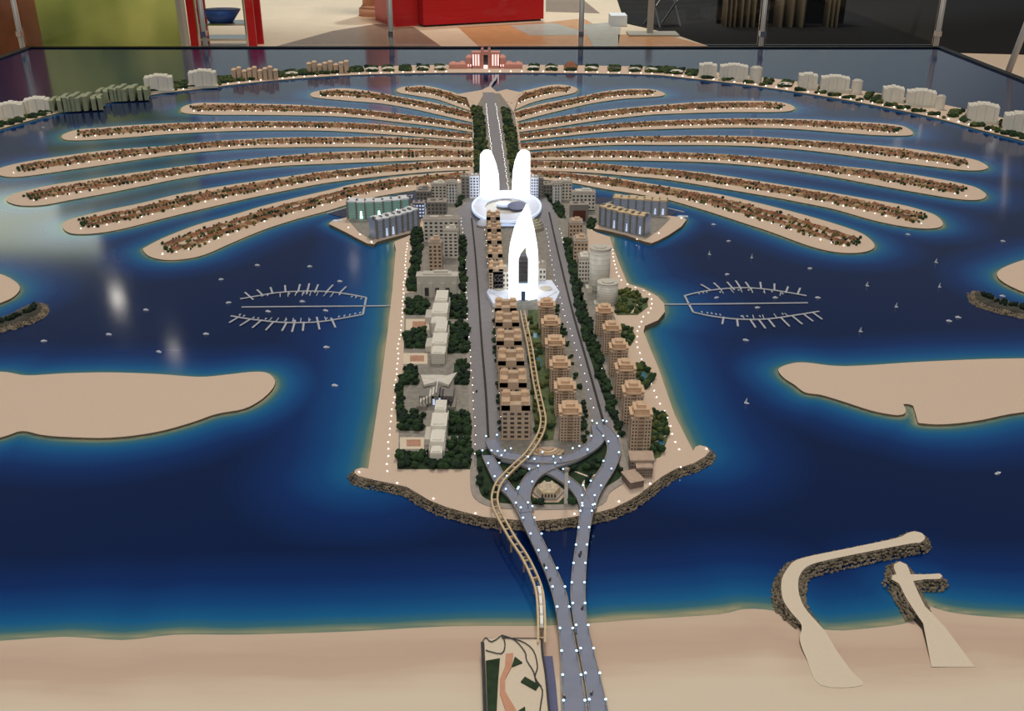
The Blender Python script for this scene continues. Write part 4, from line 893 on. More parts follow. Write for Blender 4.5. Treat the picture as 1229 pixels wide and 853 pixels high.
# white oval towers on the right
for nm, x0, x1, yb, yt, lb in (('oval_tower', 707, 732, 352, 300, 'tall white oval tower with a slanted flat roof on the right shore'), ('oval_tower', 717, 742, 368, 342, 'short white oval tower in front of the tall one on the right shore')):
    x, y, z, w_, h = block_px(x0, x1, yb, yt, 0)
    g = empty(nm, (x, y+w_*.45, z), lb, 'building', 'white oval towers')
    b = MB(); b.cyl(0, 0, 0, w_/2, h*.96, 28, sy=.9); b.build('shaft', ['acrylic'], g, True)
    b = MB(); b.cyl(0, 0, h*.96, w_/2*1.05, h*.04, 28, sy=.9); b.cyl(0, 0, h, w_*.3, .004, 20); b.build('roof', ['acrylic2'], g)
    b = MB()
    for k in range(8): b.cyl(0, 0, h*(k+.6)/8.8, w_/2*1.02, .0012, 28, sy=.9)
    tag(b.build('floor_bands', ['acrylic2'], g), kind='stuff')
    b = MB(); b.box(-w_*.5, -w_*.1, 0, w_*.3, w_*.5, h*.10); b.build('podium', ['acrylic2'], g)
# ---- the two glowing towers
def glow_tower(x0, x1, yb, yt, flip, label):
    x, y, z, w_, h = block_px(x0, x1, yb, yt, 0)
    g = empty('glowing_tower', (x, y+.05, z), label, 'building', 'glowing white twin towers')
    prof = [(-.5, 0), (.5, 0), (.5, .30), (.47, .50), (.36, .70), (.22, .86), (.10, .965), (-.05, 1.0), (-.28, .985), (-.46, .90)] if not flip else [(.48, 0), (-.5, 0), (-.5, .30), (-.46, .56), (-.36, .76), (-.20, .92), (-.02, .99), (.2, 1.0), (.44, .96), (.48, .92)]
    b = MB(); n = len(prof); dp = w_*.8
    front = [(p[0]*w_, -dp/2*(1-.4*p[1]), p[1]*h) for p in prof]; back = [(p[0]*w_, dp/2*(1-.4*p[1]), p[1]*h) for p in prof]
    sgn = 1 if not flip else -1
    b.add(front+back, [tuple(range(n))[::sgn], tuple(range(n, 2*n))[::-sgn]]+[((i, n+i, n+(i+1) % n, (i+1) % n) if sgn > 0 else ((i+1) % n, n+(i+1) % n, n+i, i)) for i in range(n)])
    b.build('shaft', ['lit_white'], g)
    b = MB()
    for k in range(3): b.box((-.25+.25*k)*w_, -dp*.5, 0, w_*.03, dp*.1, h*.55)
    b.build('fin', ['lit_white'], g)
    b = MB(); b.cyl(0, 0, 0, w_*.62, h*.05, 20); b.build('foot', ['shell'], g)
glow_tower(575.7, 599, 243, 183.5, False, 'glowing white tower left of the spine road, curved on its right')
glow_tower(614.5, 636.5, 244, 183.5, True, 'glowing white tower right of the spine road, chamfered on its left')
# ---- ring podium
x, y, z = spot(608, 254)
g = empty('ring_podium', (x, y+.0, z), 'white elliptical ring podium around the feet of the glowing towers', 'building')
RX, RY = px2m(41.5, 254), .26
def ring(b, rx, ry, ix, iy, z0, z1, n=48, ox=0, oy=0):
    vs_ = []
    for zz in (z0, z1):
        for (a_, c_) in ((rx, ry), (ix, iy)):
            for i in range(n): t = 2*math.pi*i/n; vs_.append((ox+a_*math.cos(t), oy+c_*math.sin(t), zz))
    fs = []
    for i in range(n):
        j = (i+1) % n; fs += [(2*n+i, 2*n+j, 3*n+j, 3*n+i), (i, n+i, n+j, j), (i, j, 2*n+j, 2*n+i), (n+j, n+i, 3*n+i, 3*n+j)]
    b.add(vs_, fs)
b = MB(); ring(b, RX, RY, RX*.62, RY*.50, .024, .030); b.build('ring_deck', ['shell'], g)
b = MB(); ring(b, RX*1.01, RY*1.01, RX*.97, RY*.96, .022, .034); b.build('ring_rim', ['lit_soft'], g)
b = MB(); ring(b, RX*.7, RY*.5, RX*.3, RY*.2, .0, .022); b.build('lower_drum', ['acrylic2'], g)
b = MB(); b.cyl(-RX*.08, RY*.15, .022, RX*.22, .010, 24); b.build('glass_court', ['lit_soft'], g)
b = MB(); b.cyl(RX*.30, -RY*.05, .031, RX*.27, .004, 28, sy=1.5); b.build('oval_skylight', ['bluegrey'], g)
for s_ in (-1, 1):
    b = MB(); b.cyl(s_*RX*.72, -RY*.35, .0, .012, .024, 12); b.build('column', ['shell'], g)
for k in range(4):
    b = MB(); b.box(-RX*.25+k*RX*.17, -RY*.92, .0, RX*.12, .02, .024); b.build('entrance_bay', ['greyd'], g)
b = MB(); b.box(0, -RY*.98, .010, RX*.7, .010, .006); b.build('lit_canopy', ['lit_soft'], g)
for k, (px, yb, r, lb) in enumerate(((640, 279, 13, 'pale beige dome right of the arch tower, below the ring podium'), (580, 274, 8, 'small white shell dome left under the ring podium'))):
    x, y, z = spot(px, yb); rr = px2m(r, yb)
    g = empty('dome', (x, y+rr, z), lb, 'dome', 'domes below the ring podium')
    b = MB()
    n = 16
    for j in range(5):
        a0, a1 = j*math.pi/2/5, (j+1)*math.pi/2/5; b.cyl(0, 0, .01+rr*.8*math.sin(a0), rr*math.cos(a0), rr*.8*(math.sin(a1)-math.sin(a0)), n, r2=rr*math.cos(a1)+1e-4)
    b.build('shell', ['dome' if k == 0 else 'shell'], g, True)
    b = MB(); b.cyl(0, 0, 0, rr*1.03, .010, 20); b.build('base', ['kerb'], g)
# ---- arch tower
x, y, z = spot(628, 361)
wA = px2m(34, 361); hA = HT(630, 361, 251, ZT)
g = empty('arch_tower', (x, y+.05, z), 'tall glowing white pointed arch tower with a dark vertical slot', 'building')
outer = [(.5,0),(.515,.12),(.53,.30),(.52,.45),(.505,.51),(.475,.58),(.38,.74),(.28,.86),(.20,.95),(.13,1.0)]
inner = [(.17,0),(.17,.18),(.17,.44),(.03,.50)]
dp = wA*.85
def sail(s_):
    o_ = [(s_*a if s_ > 0 else -a, h_) for a, h_ in outer]
    if s_ < 0: o_ = [(-.5,0),(-.515,.12),(-.53,.30),(-.51,.45),(-.49,.51),(-.46,.58),(-.33,.74),(-.16,.86),(0.0,.95),(.08,1.0)]
    # polygon between outer edge and centre/slot
    n_ = len(o_); inn = []
    for a, h_ in o_:
        c0 = .03+.07*h_/1.0
        if h_ <= .02: xi = s_*.19
        elif h_ < .50: xi = s_*.17
        elif h_ < .57: xi = s_*.10
        else: xi = c0
        inn.append((xi, h_))
    b = MB(); vs_ = []
    for yy in (-1, 1):
        for (a, h_) in o_: vs_.append((a*wA, yy*dp/2*(1-.55*h_)*.62, h_*hA))
        for (a, h_) in inn: vs_.append((a*wA, yy*dp/2*(1-.55*h_), h_*hA))
    m2 = 2*n_; fs = []
    for i in range(n_-1):
        q_ = (i, i+1, n_+i+1, n_+i); fs += [q_ if s_ < 0 else q_[::-1]]
        q_ = (m2+i, m2+n_+i, m2+n_+i+1, m2+i+1); fs += [q_ if s_ < 0 else q_[::-1]]
        q_ = (i, m2+i, m2+i+1, i+1); fs += [q_ if s_ < 0 else q_[::-1]]
        q_ = (n_+i, n_+i+1, m2+n_+i+1, m2+n_+i); fs += [q_ if s_ < 0 else q_[::-1]]
    fs.append((n_-1, 2*n_-1, m2+2*n_-1, m2+n_-1))
    b.add(vs_, fs); b.build('sail', ['lit_white'], g)
sail(-1); sail(1)
b = MB(); b.box(0, .01, .0, wA*.34, dp*.4, hA*.46); b.build('slot_core', ['window'], g)
b = MB()
for k in range(9): b.box(0, -.002, hA*(.05+.045*k), wA*.34, dp*.4, .0015)
tag(b.build('slot_floors', ['window'], g), kind='stuff')
b = MB(); b.box(0, -dp*.30, 0, wA*.36, dp*.3, hA*.16); b.build('station_portal', ['lit_blue'], g)
b = MB(); b.box(0, -dp*.47, hA*.0, wA*.14, dp*.06, hA*.10); b.build('portal_mouth', ['bluegrey'], g)
for s_ in (-1, 1):
    b = MB(); b.prism([(s_*wA*.5, -.10), (s_*wA*1.05, -.12), (s_*wA*1.3, 0), (s_*wA*1.05, .13), (s_*wA*.5, .13)], 0, .018); b.build('podium_plate', ['shell'], g)
    b = MB(); b.cyl(s_*wA*.82, .03, .018, wA*.22, .004, 20); b.build('roof_disc', ['acrylic2'], g)
    b = MB(); b.tube((s_*wA*.55, -.10, .019), (s_*wA*1.2, .0, .019), .0016); b.tube((s_*wA*.55, .10, .019), (s_*wA*1.2, .0, .019), .0016); b.build('roof_rib', ['white'], g)
# ---- harbour apartments on the peninsulas: curved facades with piers
def harbour(pts, zb, yt_h, glass, label, lit, n_b=7, side='left'):
    c, ln_ = resample(W(pts, zb), n_b+1); o0 = c.mean(axis=0); h = yt_h
    g = empty('harbour_apartments', (o0[0], o0[1], WATER+zb), label, 'building', 'harbour apartment rows')
    T = np.gradient(c, axis=0); T /= np.linalg.norm(T, axis=1)[:, None]; Nn = np.c_[-T[:, 1], T[:, 0]]*(1 if T[0][0] > 0 else -1)
    l, r = c-o0, c-o0+Nn*.07
    b = MB(); b.ribbon(l.tolist(), r.tolist(), 0, h); b.build('glazed_body', [glass], g)
    for i in range(n_b+1):
        q = c[i]-o0; a = math.atan2(T[i][1], T[i][0]); b = MB(); b.box(q[0], q[1], 0, .008, .012, h*1.06, a); b.box(q[0]+Nn[i][0]*.02, q[1]+Nn[i][1]*.02, h, .008, .02, h*.16, a); b.build('pier', ['greyd'], g)
    for i in range(n_b):
        sub = np.array([c[i], (c[i]+c[i+1])/2, c[i+1]])-o0; k = .003*(-1)**i
        b = MB(); b.ribbon((sub-Nn[i]*.006).tolist(), (sub+Nn[i]*.055).tolist(), h+.001, h+.007+k*.5); b.build('roof_section', ['white' if side == 'left' else 'beam'], g)
    for i, s_, mt in lit:
        q = (c[i]*(1-.5)+c[i+1]*.5)-o0-Nn[i]*.001; a = math.atan2(T[i][1], T[i][0])
        b = MB(); b.box(q[0], q[1], .006, .011*s_, .003, h*.42, a, taper=.6); b.build('lit_window', [mt], g)
    b = MB()
    for i in range(n_b):
        for k in range(6):
            q = (c[i]+c[i+1])/2-o0; a = math.atan2(c[i+1][1]-c[i][1], c[i+1][0]-c[i][0]); b.box(q[0], q[1], h*(k+.6)/6.6, np.hypot(*(c[i+1]-c[i]))*.96, .0022, .0012, a)
    tag(b.build('floor_edges', ['greyd'], g), kind='stuff')
hL = HT(470, 288, 264, .012)
harbour([(418,263),(440,263.5),(465,262),(492,259)], .012, HT(430,263,243,.012), 'glass_teal', 'teal lit curved harbour apartment row, rear one on the left peninsula', [(1,1.2,'lit_teal'),(3,1.2,'lit_teal'),(5,1,'lit_teal')])
harbour([(453,287),(470,283),(485,279),(502,273)], .012, HT(455,287,265,.012), 'glass_grey', 'grey blue curved harbour apartment row, front one on the left peninsula', [(1,1,'lit_soft'),(2,1.1,'lit_soft')])
harbour([(800,259),(785,258.5),(765,257),(735,255)], .012, HT(790,259,242,.012), 'glass_grey', 'grey curved harbour apartment row with dark piers, rear one on the right peninsula', [(0,1.2,'lit_soft'),(1,.9,'lit_soft')], side='right')
harbour([(772,283),(757,280),(740,276),(720,270)], .012, HT(772,283,261,.012), 'glass_grey', 'grey curved harbour apartment row with dark piers, front one on the right peninsula', [(0,.8,'lit_soft'),(2,.8,'lit_soft'),(4,.9,'lit_soft')], side='right')
slab('grey_block', 'violet lit block at the landward end of the left peninsula', 496, 510, 262, 244, .05, 'bluegrey', win=(4, 4), roof='flat', wmat='lit_soft')
for px, py, lb, nm in ((403,265.5,'white landing stage on the tip of the left peninsula','left'),(817,260.5,'white landing stage on the tip of the right peninsula','right')):
    g = empty('landing_stage', spot(px, py, .013), lb, 'pier'); b = MB(); b.cyl(0, 0, 0, .016, .004, 14); b.build('platform', ['white'], g); b = MB(); b.box(.02, 0, 0, .03, .012, .006); b.build('hut', ['white'], g)
for a, c_, lb in (((392,256.5),(417,249),'slim white mole in the water beside the left peninsula'),((800,249.5),(821,254.5),'slim white mole in the water beside the right peninsula')):
    p, q = G(*a, .003), G(*c_, .003); o0 = (p+q)/2; b = MB(); b.tube(p-o0, q-o0, .004, 6); tag(b.build('mole', ['dock'], None, False, o0), lb, 'pier')
for pts, lb in (([(465,246),(480,238),(495,234)], 'dock with small jetties in the left harbour basin'), ([(735,242),(722,246),(712,250)], 'dock with small jetties in the right harbour basin')):
    c, _ = resample(W(pts, .003), 8); o0 = c[3]; g = empty('basin_dock', (o0[0], o0[1], WATER+.0024), lb, 'pier')
    b = MB(); b.ribbon((c-o0+[0, .006]).tolist(), (c-o0-[0, .006]).tolist(), 0, .003); b.build('walkway', ['dock'], g)
    for i in range(1, 8, 2):
        q = c[i]-o0; b = MB(); b.box(q[0], q[1]-.03, 0, .006, .06, .003); b.build('finger', ['dock'], g)
# ---- small things of the interchange: hexagonal pavilion, tower, three brown cubes
x, y, z = spot(658, 592)
g = empty('hexagonal_pavilion', (x, y, z), 'white hexagonal pavilion with a star roof between the ramps', 'building'); rr = px2m(18.5, 592)
hx = lambda r_, o_=0: [(r_*math.cos(math.pi/3*i+o_), r_*math.sin(math.pi/3*i+o_)) for i in range(6)]
b = MB(); b.prism(hx(rr), 0, .006); b.build('terrace', ['kerb'], g)
b = MB(); b.prism(hx(rr*.80), .006, .020, inset=hx(rr*.72)); b.build('drum', ['beam'], g)
for i in range(6):
    a = math.pi/3*i; b = MB(); b.cyl(rr*.48*math.cos(a), rr*.48*math.sin(a), .020, rr*.20, .008, 8, r2=rr*.06); b.build('roof_cone', ['pale_sand'], g)
b = MB(); b.cyl(0, 0, .020, rr*.26, .014, 12, r2=rr*.08); b.build('central_dome', ['pale_sand'], g)
for k in range(5):
    b = MB(); b.box((-.4+.2*k)*rr, -rr*.69, .008, rr*.11, .004, .008); b.build('arch_opening', ['window'], g)
b = MB(); b.prism(hx(rr*1.25), 0, .0012); o = b.build('pavilion_forecourt', ['paving'], None, False, (x, y, z+.0006)); tag(o, kind='structure')
x, y, z = spot(679, 604)
g = empty('obelisk', (x, y, z), 'slim grey monument column right of the hexagonal pavilion', 'monument'); h = HT(679, 604, 562, ZT)
b = MB(); b.box(0, 0, 0, .010, .010, h*.93, taper=.85); b.build('shaft', ['grey'], g); b = MB(); b.cyl(0, 0, h*.93, .0075, h*.07, 10); b.build('cap', ['kerb'], g)
for (x0, x1, yb, yt, dp, lb) in ((754,786,568,552,.05,'brown flat roofed cube building, largest and rearmost of three at the right corner'),(762,784,574,561,.03,'brown flat roofed cube building in front of the largest one'),(750,771,587,578,.06,'separate brown cube building nearest the right rocky shore')):
    x, y, z, w_, h = block_px(x0, x1, yb, yt, dp)
    g = empty('cube_building', (x, y, z), lb, 'building', 'brown cube buildings', .35 if yb == 587 else 0)
    b = MB(); b.box(0, 0, 0, w_*.85, dp*.9, h*.9); b.build('body', ['brownd'], g); b = MB(); b.box(0, 0, h*.9, w_*.92, dp, h*.1); b.build('roof', ['paving'], g)
    b = MB(); windows(b, w_*.85, dp*.9, h*.1, h*.85, 7, 3); tag(b.build('louvres', ['window'], g), kind='stuff')
# ---- stair terrace above the interchange
x, y, z = spot(657, 540)
g = empty('stepped_plaza', (x, y, z), 'semicircular stepped tan plaza at the near end of the central garden', 'plaza')
for k in range(4):
    rr = px2m(20-4*k, 540); b = MB(); pts = [(rr*math.cos(t), -rr*.9*math.sin(t)+.0) for t in np.linspace(0, math.pi, 16)]; b.prism(pts, 0, .002+.003*k); b.build('step', ['paving' if k % 2 else 'beam'], g)
# ---- unfinished terminal at the bottom
z0 = .006
out = [(578.6,771),(583,765),(590,766),(602.3,762),(620,765),(649.8,767),(651,785),(655,810),(659,853),(664,885),(583,885),(581,820)]
zt = .045
g0 = G(620, 830, zt)
g = empty('terminal_building', (g0.x, g0.y, WATER+z0), 'pale roofed terminal with dark outlined edges, green lawns and an orange path at the bottom', 'building')
def loc2(pts, z=zt): return [(a-g0.x, c_-g0.y) for a, c_ in W(pts, z)]
b = MB(); b.prism(loc2(out), .0, zt-.002-z0, 0, 1); b.build('body', ['pale_sand', 'greyd'], g)
def edge(pts, r=.0014, nm='roof_edge', mt='window', zz=zt):
    c = catmull(loc2(pts), 3, False); b = MB()
    for p, q in zip(c[:-1], c[1:]): b.tube((p[0], p[1], zz-z0), (q[0], q[1], zz-z0), r, 5)
    b.build(nm, [mt], g)
edge([(578.6,771),(583,765),(590,770),(602.3,762)]); edge([(602.3,762),(618,768),(630,782),(632,792),(640,805),(643,818)]); edge([(602.3,762),(606,772),(602,784),(583,780)])
edge([(602.3,764),(625,769),(640,780),(645,800),(642,812),(650,824)]); edge([(649.8,767),(651,785),(655,810),(659,853),(663,880)], .0025); edge([(579,771),(581,820),(583,885)], .004); edge([(643,818),(651,828),(648,853),(648,885)]); edge([(602,765.5),(649.8,766)], .0012)
def patch(pts, mt, nm, dz=.0): b = MB(); b.prism(loc2(pts), zt-z0-.002, zt-z0+dz); b.build(nm, [mt], g)
patch([(583,793),(600,790),(598,815),(596,853),(597,885),(586,885)], 'lawn', 'lawn', .001)
patch([(614,800),(618,788),(627,795)], 'lawn', 'lawn', .001); patch([(625,818),(630,812),(647,822),(643,828)], 'lawn', 'lawn', .001); patch([(622,853),(630,848),(634,885),(624,885)], 'lawn', 'lawn', .001)
patch([(607,785),(616,784),(614,800),(606,815),(606,830),(618,850),(628,870),(616,875),(606,850),(600,832),(600,815),(606,800)], 'orange_path', 'curved_path', .0015)
b = MB(); b.prism([(a-g0.x, c_-g0.y) for a, c_ in W([(651,788),(663,788),(667,820),(670,853),(673,885),(661,885),(657,830)], .026)], 0, .022); b.build('glass_canopy', ['bluegrey'], g)
# ---- crescent buildings
def cres(name, label, px0, px1, yb, yt, mt='acrylic', style='fan', group='pale blocks on the crescent', cat='building'):
    zb = .008; yb2 = yb
    x, y, z, w_, h = block_px(px0, px1, yb2, yt, 0, zb); d = .13
    rot = -math.atan2(x-cc[0], y-cc[1])*.5
    g = empty(name, (x, y+d/2, z), label, cat, group, rot)
    if style == 'fan':
        n = max(3, int(round((px1-px0)/5)))
        for k in range(n):
            t = (k+.5)/n-.5; hh = h*(1-.45*abs(t)**1.5-.02*(k % 2)); b = MB(); b.box(t*w_, 0, 0, w_/n*.97, d*(1-.3*(k % 2)*.5), hh); b.box(t*w_, 0, hh, w_/n*.6, d*.6, h*.04); b.build('bay', [mt], g)
        b = MB(); b.box(0, -d*.35, 0, w_*1.08, d*.7, h*.12); b.build('podium', ['acrylic2'], g)
    elif style == 'round':
        b = MB(); b.cyl(0, 0, 0, w_/2, h*.9, 16, sy=.8); b.build('shaft', [mt], g); b = MB(); b.cyl(0, 0, h*.9, w_/2*.9, h*.1, 16, r2=w_*.3); b.build('roof', ['acrylic2'], g)
    elif style == 'row':
        n = max(3, int(round((px1-px0)/6)))
        for k in range(n):
            t = (k+.5)/n-.5; b = MB(); b.box(t*w_, 0, 0, w_/n*.8, d*.5, h*(.85+.15*math.sin(k*2.1))); b.build('block', [mt], g)
            b = MB(); b.gable(t*w_, 0, h*(.85+.15*math.sin(k*2.1)), w_/n*.9, d*.55, h*.12); b.build('roof', ['brownc'], g)
    elif style == 'terrace':
        n = 9
        for k in range(n):
            t = (k+.5)/n-.5; b = MB(); L_ = [((t-.03)*w_*1.0+.02*math.sin(k), -d*.7), ((t-.02)*w_, 0), ((t+.03)*w_, d*.7)]; Rr2 = [(p[0]+w_/n*.8, p[1]) for p in L_]
            b.ribbon(L_, Rr2, 0, h*(.55+.4*math.cos(t*2.4))*(1-.12*(k % 2))); b.build('terrace', [mt], g)
    return g
cL = [(0,24,141,124.5,'first'),(28,56,135,118.6,'second')]
cres('crescent_block', 'pale block with stepped roofline at the left edge of the crescent', -3, 24, 143, 124.5)
cres('crescent_block', 'pale block with stepped roofline, second from the left edge of the crescent', 28, 56, 137, 118.6)
M['greengrey'] = mat('terrace_greengrey', s2l(150, 156, 126), .7, .1)
cres('terraced_resort', 'low grey green terraced resort, nearer one on the left arm of the crescent', 58, 116, 133, 114, 'greengrey', 'terrace')
cres('terraced_resort', 'low grey green terraced resort, farther one on the left arm of the crescent', 114, 172, 121, 104, 'greengrey', 'terrace')
cres('crescent_block', 'pale block with stepped roofline right of the terraced resorts', 173, 205, 111, 91)
cres('crescent_block', 'pale block with stepped roofline, rightmost pale one on the left arm of the crescent', 226, 258, 105.5, 85)
cres('villa_row', 'row of low brown gabled blocks right of the last pale block on the left arm', 277, 332, 97, 82, 'brown', 'row', 'brown rows on the crescent')
cres('villa_row', 'row of low brown gabled blocks nearer the pink hotel on the left arm', 367, 418, 89, 75, 'brown', 'row', 'brown rows on the crescent')
for k, (a, c_, yb, yt, st) in enumerate([(840,861,93,77,'fan'),(865,898,97,78,'fan'),(901,916,100,81,'round'),(960,982,107.5,89,'fan'),(987,1020,111,92,'fan'),(1024,1037,114,97,'round'),(1062,1086,123,105,'fan'),(1091,1124,128,109,'fan'),(1126,1137,133,116,'round'),(1165,1199,148,125.5,'fan'),(1209,1245,161,137,'fan')]):
    grp = ['first', 'first', 'first', 'second', 'second', 'second', 'third', 'third', 'third', 'fourth', 'fourth'][k]; kn = ['broad pale', 'wide stepped pale', 'narrow round topped pale'][k % 3] if k < 9 else ['stepped pale', 'pale edge'][k-9]
    cres('crescent_block', f'{kn} block, {grp} cluster from the centre, right arm of the crescent', a, c_, yb, yt, style=st)
# small villas and pavilions along the far crescent
pv = empty('beach_pavilion', (0, 0, 0), 'p', 'pavilion', 'low pavilions on the crescent')
b = MB(); b.box(0, 0, 0, .09, .05, .020); b.build('body', ['villa_wall'], pv); b = MB(); b.gable(0, 0, .020, .11, .07, .014); b.build('roof', ['acrylic2'], pv)
first = True
for px, lb in ((440,'left of the pink hotel, nearest brown rows'),(452,'left of the pink hotel, second from brown rows'),(463,'left of the pink hotel, third from brown rows'),(505,'just left of the palm hotel gardens'),(512,'close left of the pink hotel wing'),(520,'touching the left wing of the pink hotel'),(645,'close right of the pink hotel'),(668,'second right of the pink hotel'),(702,'beside the red hall right of the pink hotel'),(728,'midway right of the pink hotel'),(742,'midway right, grey roofed'),(757,'nearer the right pale blocks'),(770,'second from the right pale blocks'),(785,'close to the right pale blocks'),(812,'next to the first right pale block'),(350,'between the two brown rows'),(938,'between the first and second right clusters')):
    x, y, a = crescent_at(px, .16)
    if first: pv.location = (x, y, WATER+.008); pv['label'] = 'low pale roofed crescent pavilion '+lb; first = False
    else: dup(pv, (x, y, WATER+.008), -a, 'low pale roofed crescent pavilion '+lb)
x, y, a = crescent_at(692, .2)
g = empty('red_hall', (x, y, WATER+.008), 'small red brown tent roofed hall right of the pink hotel', 'building'); b = MB(); b.box(0, 0, 0, .10, .08, .02); b.build('body', ['brownd'], g); b = MB(); b.gable(0, 0, .02, .12, .1, .045); b.build('roof', ['roof_a'], g)
# pink arch hotel
x, y, z = spot(583, 82, .008)
g = empty('arch_hotel', (x, y+.06, z), 'pink palace hotel with twin spires and a central arch at the head of the crescent', 'building')
u = px2m(1, 82, .008)
for s_ in (-1, 1):
    b = MB(); b.box(s_*11.5*u, 0, 0, 11*u, .10, 18*u*1.02); b.build('main_wing', ['pink'], g)
    b = MB()
    for k in range(3): b.box(s_*(8.5+k*3.2)*u, -.052, 3*u, 1.6*u, .003, 13*u)
    b.build('lit_bay', ['lit_warm'], g)
    b = MB(); b.box(s_*4.2*u, 0, 0, 3*u, .08, 22*u); b.cyl(s_*4.2*u, 0, 22*u, 1.3*u, 5*u, 8, r2=.1*u); b.build('spire_tower', ['pink'], g)
    b = MB(); b.box(s_*20*u, .0, 0, 8*u, .10, 12*u); b.gable(s_*20*u, 0, 12*u, 8*u, .1, 3*u); b.build('shoulder_wing', ['pink'], g)
    b = MB(); b.box(s_*33*u, -.02, 0, 22*u, .12, 5*u); b.gable(s_*28*u, -.02, 5*u, 9*u, .12, 3*u); b.gable(s_*39*u, -.02, 5*u, 8*u, .12, 2.5*u); b.build('low_wing', ['pink'], g)
    for k in range(3):
        b = MB(); b.box(s_*(18+k*3)*u, -.054, 2*u, 1.2*u, .003, 2.5*u); b.build('lit_window', ['lit_warm'], g)
b = MB(); b.box(0, 0, 15*u, 7*u, .06, 4*u); b.build('arch_bridge', ['pink'], g)
b = MB(); b.box(0, .03, 0, 6*u, .03, 15*u); b.build('arch_opening', ['window'], g)
b = MB(); b.box(0, -.07, 0, 5*u, .02, 4*u); b.build('lit_entrance', ['lit_warm'], g)
# causeway spur and statue at the palm crown
strip('crown_monorail', [(590,110),(588,106),(590,100),(594,96),(596,90)], .02, .012, 'dock', .004, 12)
# ================================================================== MARINAS
def marina(spec, label, ox, oy, sc_):
    P2 = lambda a: (ox+a[0]/sc_, oy+a[1]/sc_)
    o0 = G(*P2(spec['c']), .004); g = empty('marina_pier', (o0.x, o0.y, WATER), label, 'pier', 'leaf shaped marinas')
    def rb(pts, w_, nm, z=.005, sm=True):
        c = W([P2(p) for p in pts], z); c = catmull(c, 4, False) if sm and len(c) > 2 else c; c = np.array(c)-[o0.x, o0.y]
        T = np.gradient(c, axis=0); T /= np.linalg.norm(T, axis=1)[:, None]+1e-9; Nn = np.c_[-T[:, 1], T[:, 0]]
        b = MB(); b.ribbon((c+Nn*w_/2).tolist(), (c-Nn*w_/2).tolist(), z-.003, z); b.build(nm, ['dock'], g)
    for w_ in spec['walk']: rb(w_, .0075, 'walkway')
    for w_ in spec['fing']: rb(w_, .0072, 'finger_pier', .0048, False)
    for w_ in spec['small']: rb(w_, .0035, 'small_finger', .0046, False)
    return P2
BOATS = []
PL = marina(dict(c=(700,290),
 walk=[[(235,235),(380,210),(500,190),(640,180),(780,178),(920,185),(1060,205),(1165,225)],[(1165,225),(1152,290),(1140,350)],[(1140,350),(1000,375),(850,400),(700,410),(540,408),(400,395),(280,380),(165,360)],[(245,295),(700,291),(1229,287),(1430,282)]],
 fing=[[(330,240),(270,187)],[(405,212),(360,168)],[(475,197),(458,150)],[(570,185),(565,135)],[(663,180),(676,128)],[(725,200),(745,122)],[(785,190),(810,130)],[(865,190),(920,132)],[(965,195),(1017,145)],[(230,365),(155,410)],[(310,385),(235,432)],[(395,390),(325,448)],[(485,400),(425,465)],[(580,405),(545,470)],[(640,395),(618,478)],[(705,405),(697,470)],[(800,370),(820,460)],[(905,375),(937,445)]],
 small=[[(530,190),(530,220)],[(590,185),(588,218)],[(650,182),(640,212)],[(700,182),(692,212)],[(758,180),(748,212)],[(812,180),(798,212)],[(880,184),(850,215)],[(925,190),(900,222)],[(470,372),(440,405)],[(520,375),(495,408)],[(575,375),(562,408)],[(628,377),(620,408)],[(684,378),(680,408)],[(742,375),(742,405)],[(858,368),(868,395)]]),
 'white leaf shaped marina pier joined to the left beach', 250, 320, 6.145)
PR = marina(dict(c=(230,690),
 walk=[[(5,660),(70,645),(150,635),(230,632),(330,642),(435,660)],[(5,660),(20,690),(35,718)],[(35,718),(100,732),(200,743),(300,742),(400,728),(480,715)],[(-95,690),(0,690),(200,688),(440,685)]],
 fing=[[(100,642),(62,620)],[(135,640),(108,615)],[(180,640),(155,612)],[(205,637),(185,607)],[(240,640),(220,612)],[(275,636),(272,612)],[(322,642),(322,618)],[(362,650),(370,628)],[(403,656),(413,633)],[(143,735),(138,760)],[(190,742),(193,768)],[(235,742),(255,772)],[(265,742),(290,775)],[(300,742),(322,770)],[(345,738),(375,768)],[(385,732),(420,760)],[(425,725),(458,750)],[(455,718),(490,743)]],
 small=[[(130,636),(142,652)],[(165,635),(178,650)],[(200,634),(208,648)],[(240,634),(245,650)],[(285,637),(288,652)],[(345,645),(342,660)],[(215,742),(210,730)],[(250,742),(245,728)],[(285,742),(280,728)],[(330,738),(320,724)],[(370,732),(358,722)]]),
 'white leaf shaped marina pier joined to the right beach', 820, 130, 2.941)
mb = empty('motor_boat', (0, 0, 0), 'b', 'boat')
hull = [(-.0085,-.0028),(.004,-.003),(.0095,0),(.004,.003),(-.0085,.0028)]
b = MB(); b.prism([(x*.9, y*.8) for x, y in hull], 0, .0035, inset=hull); b.build('hull', ['white'], mb)
b = MB(); b.box(-.001, 0, .0035, .007, .0036, .0026, taper=.8); b.build('cabin', ['sail'], mb)
sb = empty('sailboat', (0, 0, 0), 's', 'boat')
b = MB(); b.prism([(x*.8, y*.7) for x, y in hull], 0, .003, inset=[(x*.9, y*.9) for x, y in hull]); b.build('hull', ['white'], sb)
b = MB(); b.tube((0, 0, .003), (0, 0, .022), .0005, 5); b.build('mast', ['white'], sb)
b = MB(); b.prism([(-.0075, -.0003), (-.0003, -.0003), (-.0003, .0003), (-.0075, .0003)], .005, .021, inset=[(-.0010, -.0003), (-.0003, -.0003), (-.0003, .0003), (-.0010, .0003)]); b.build('sail', ['sail'], sb)
fm, fs_ = [True], [True]
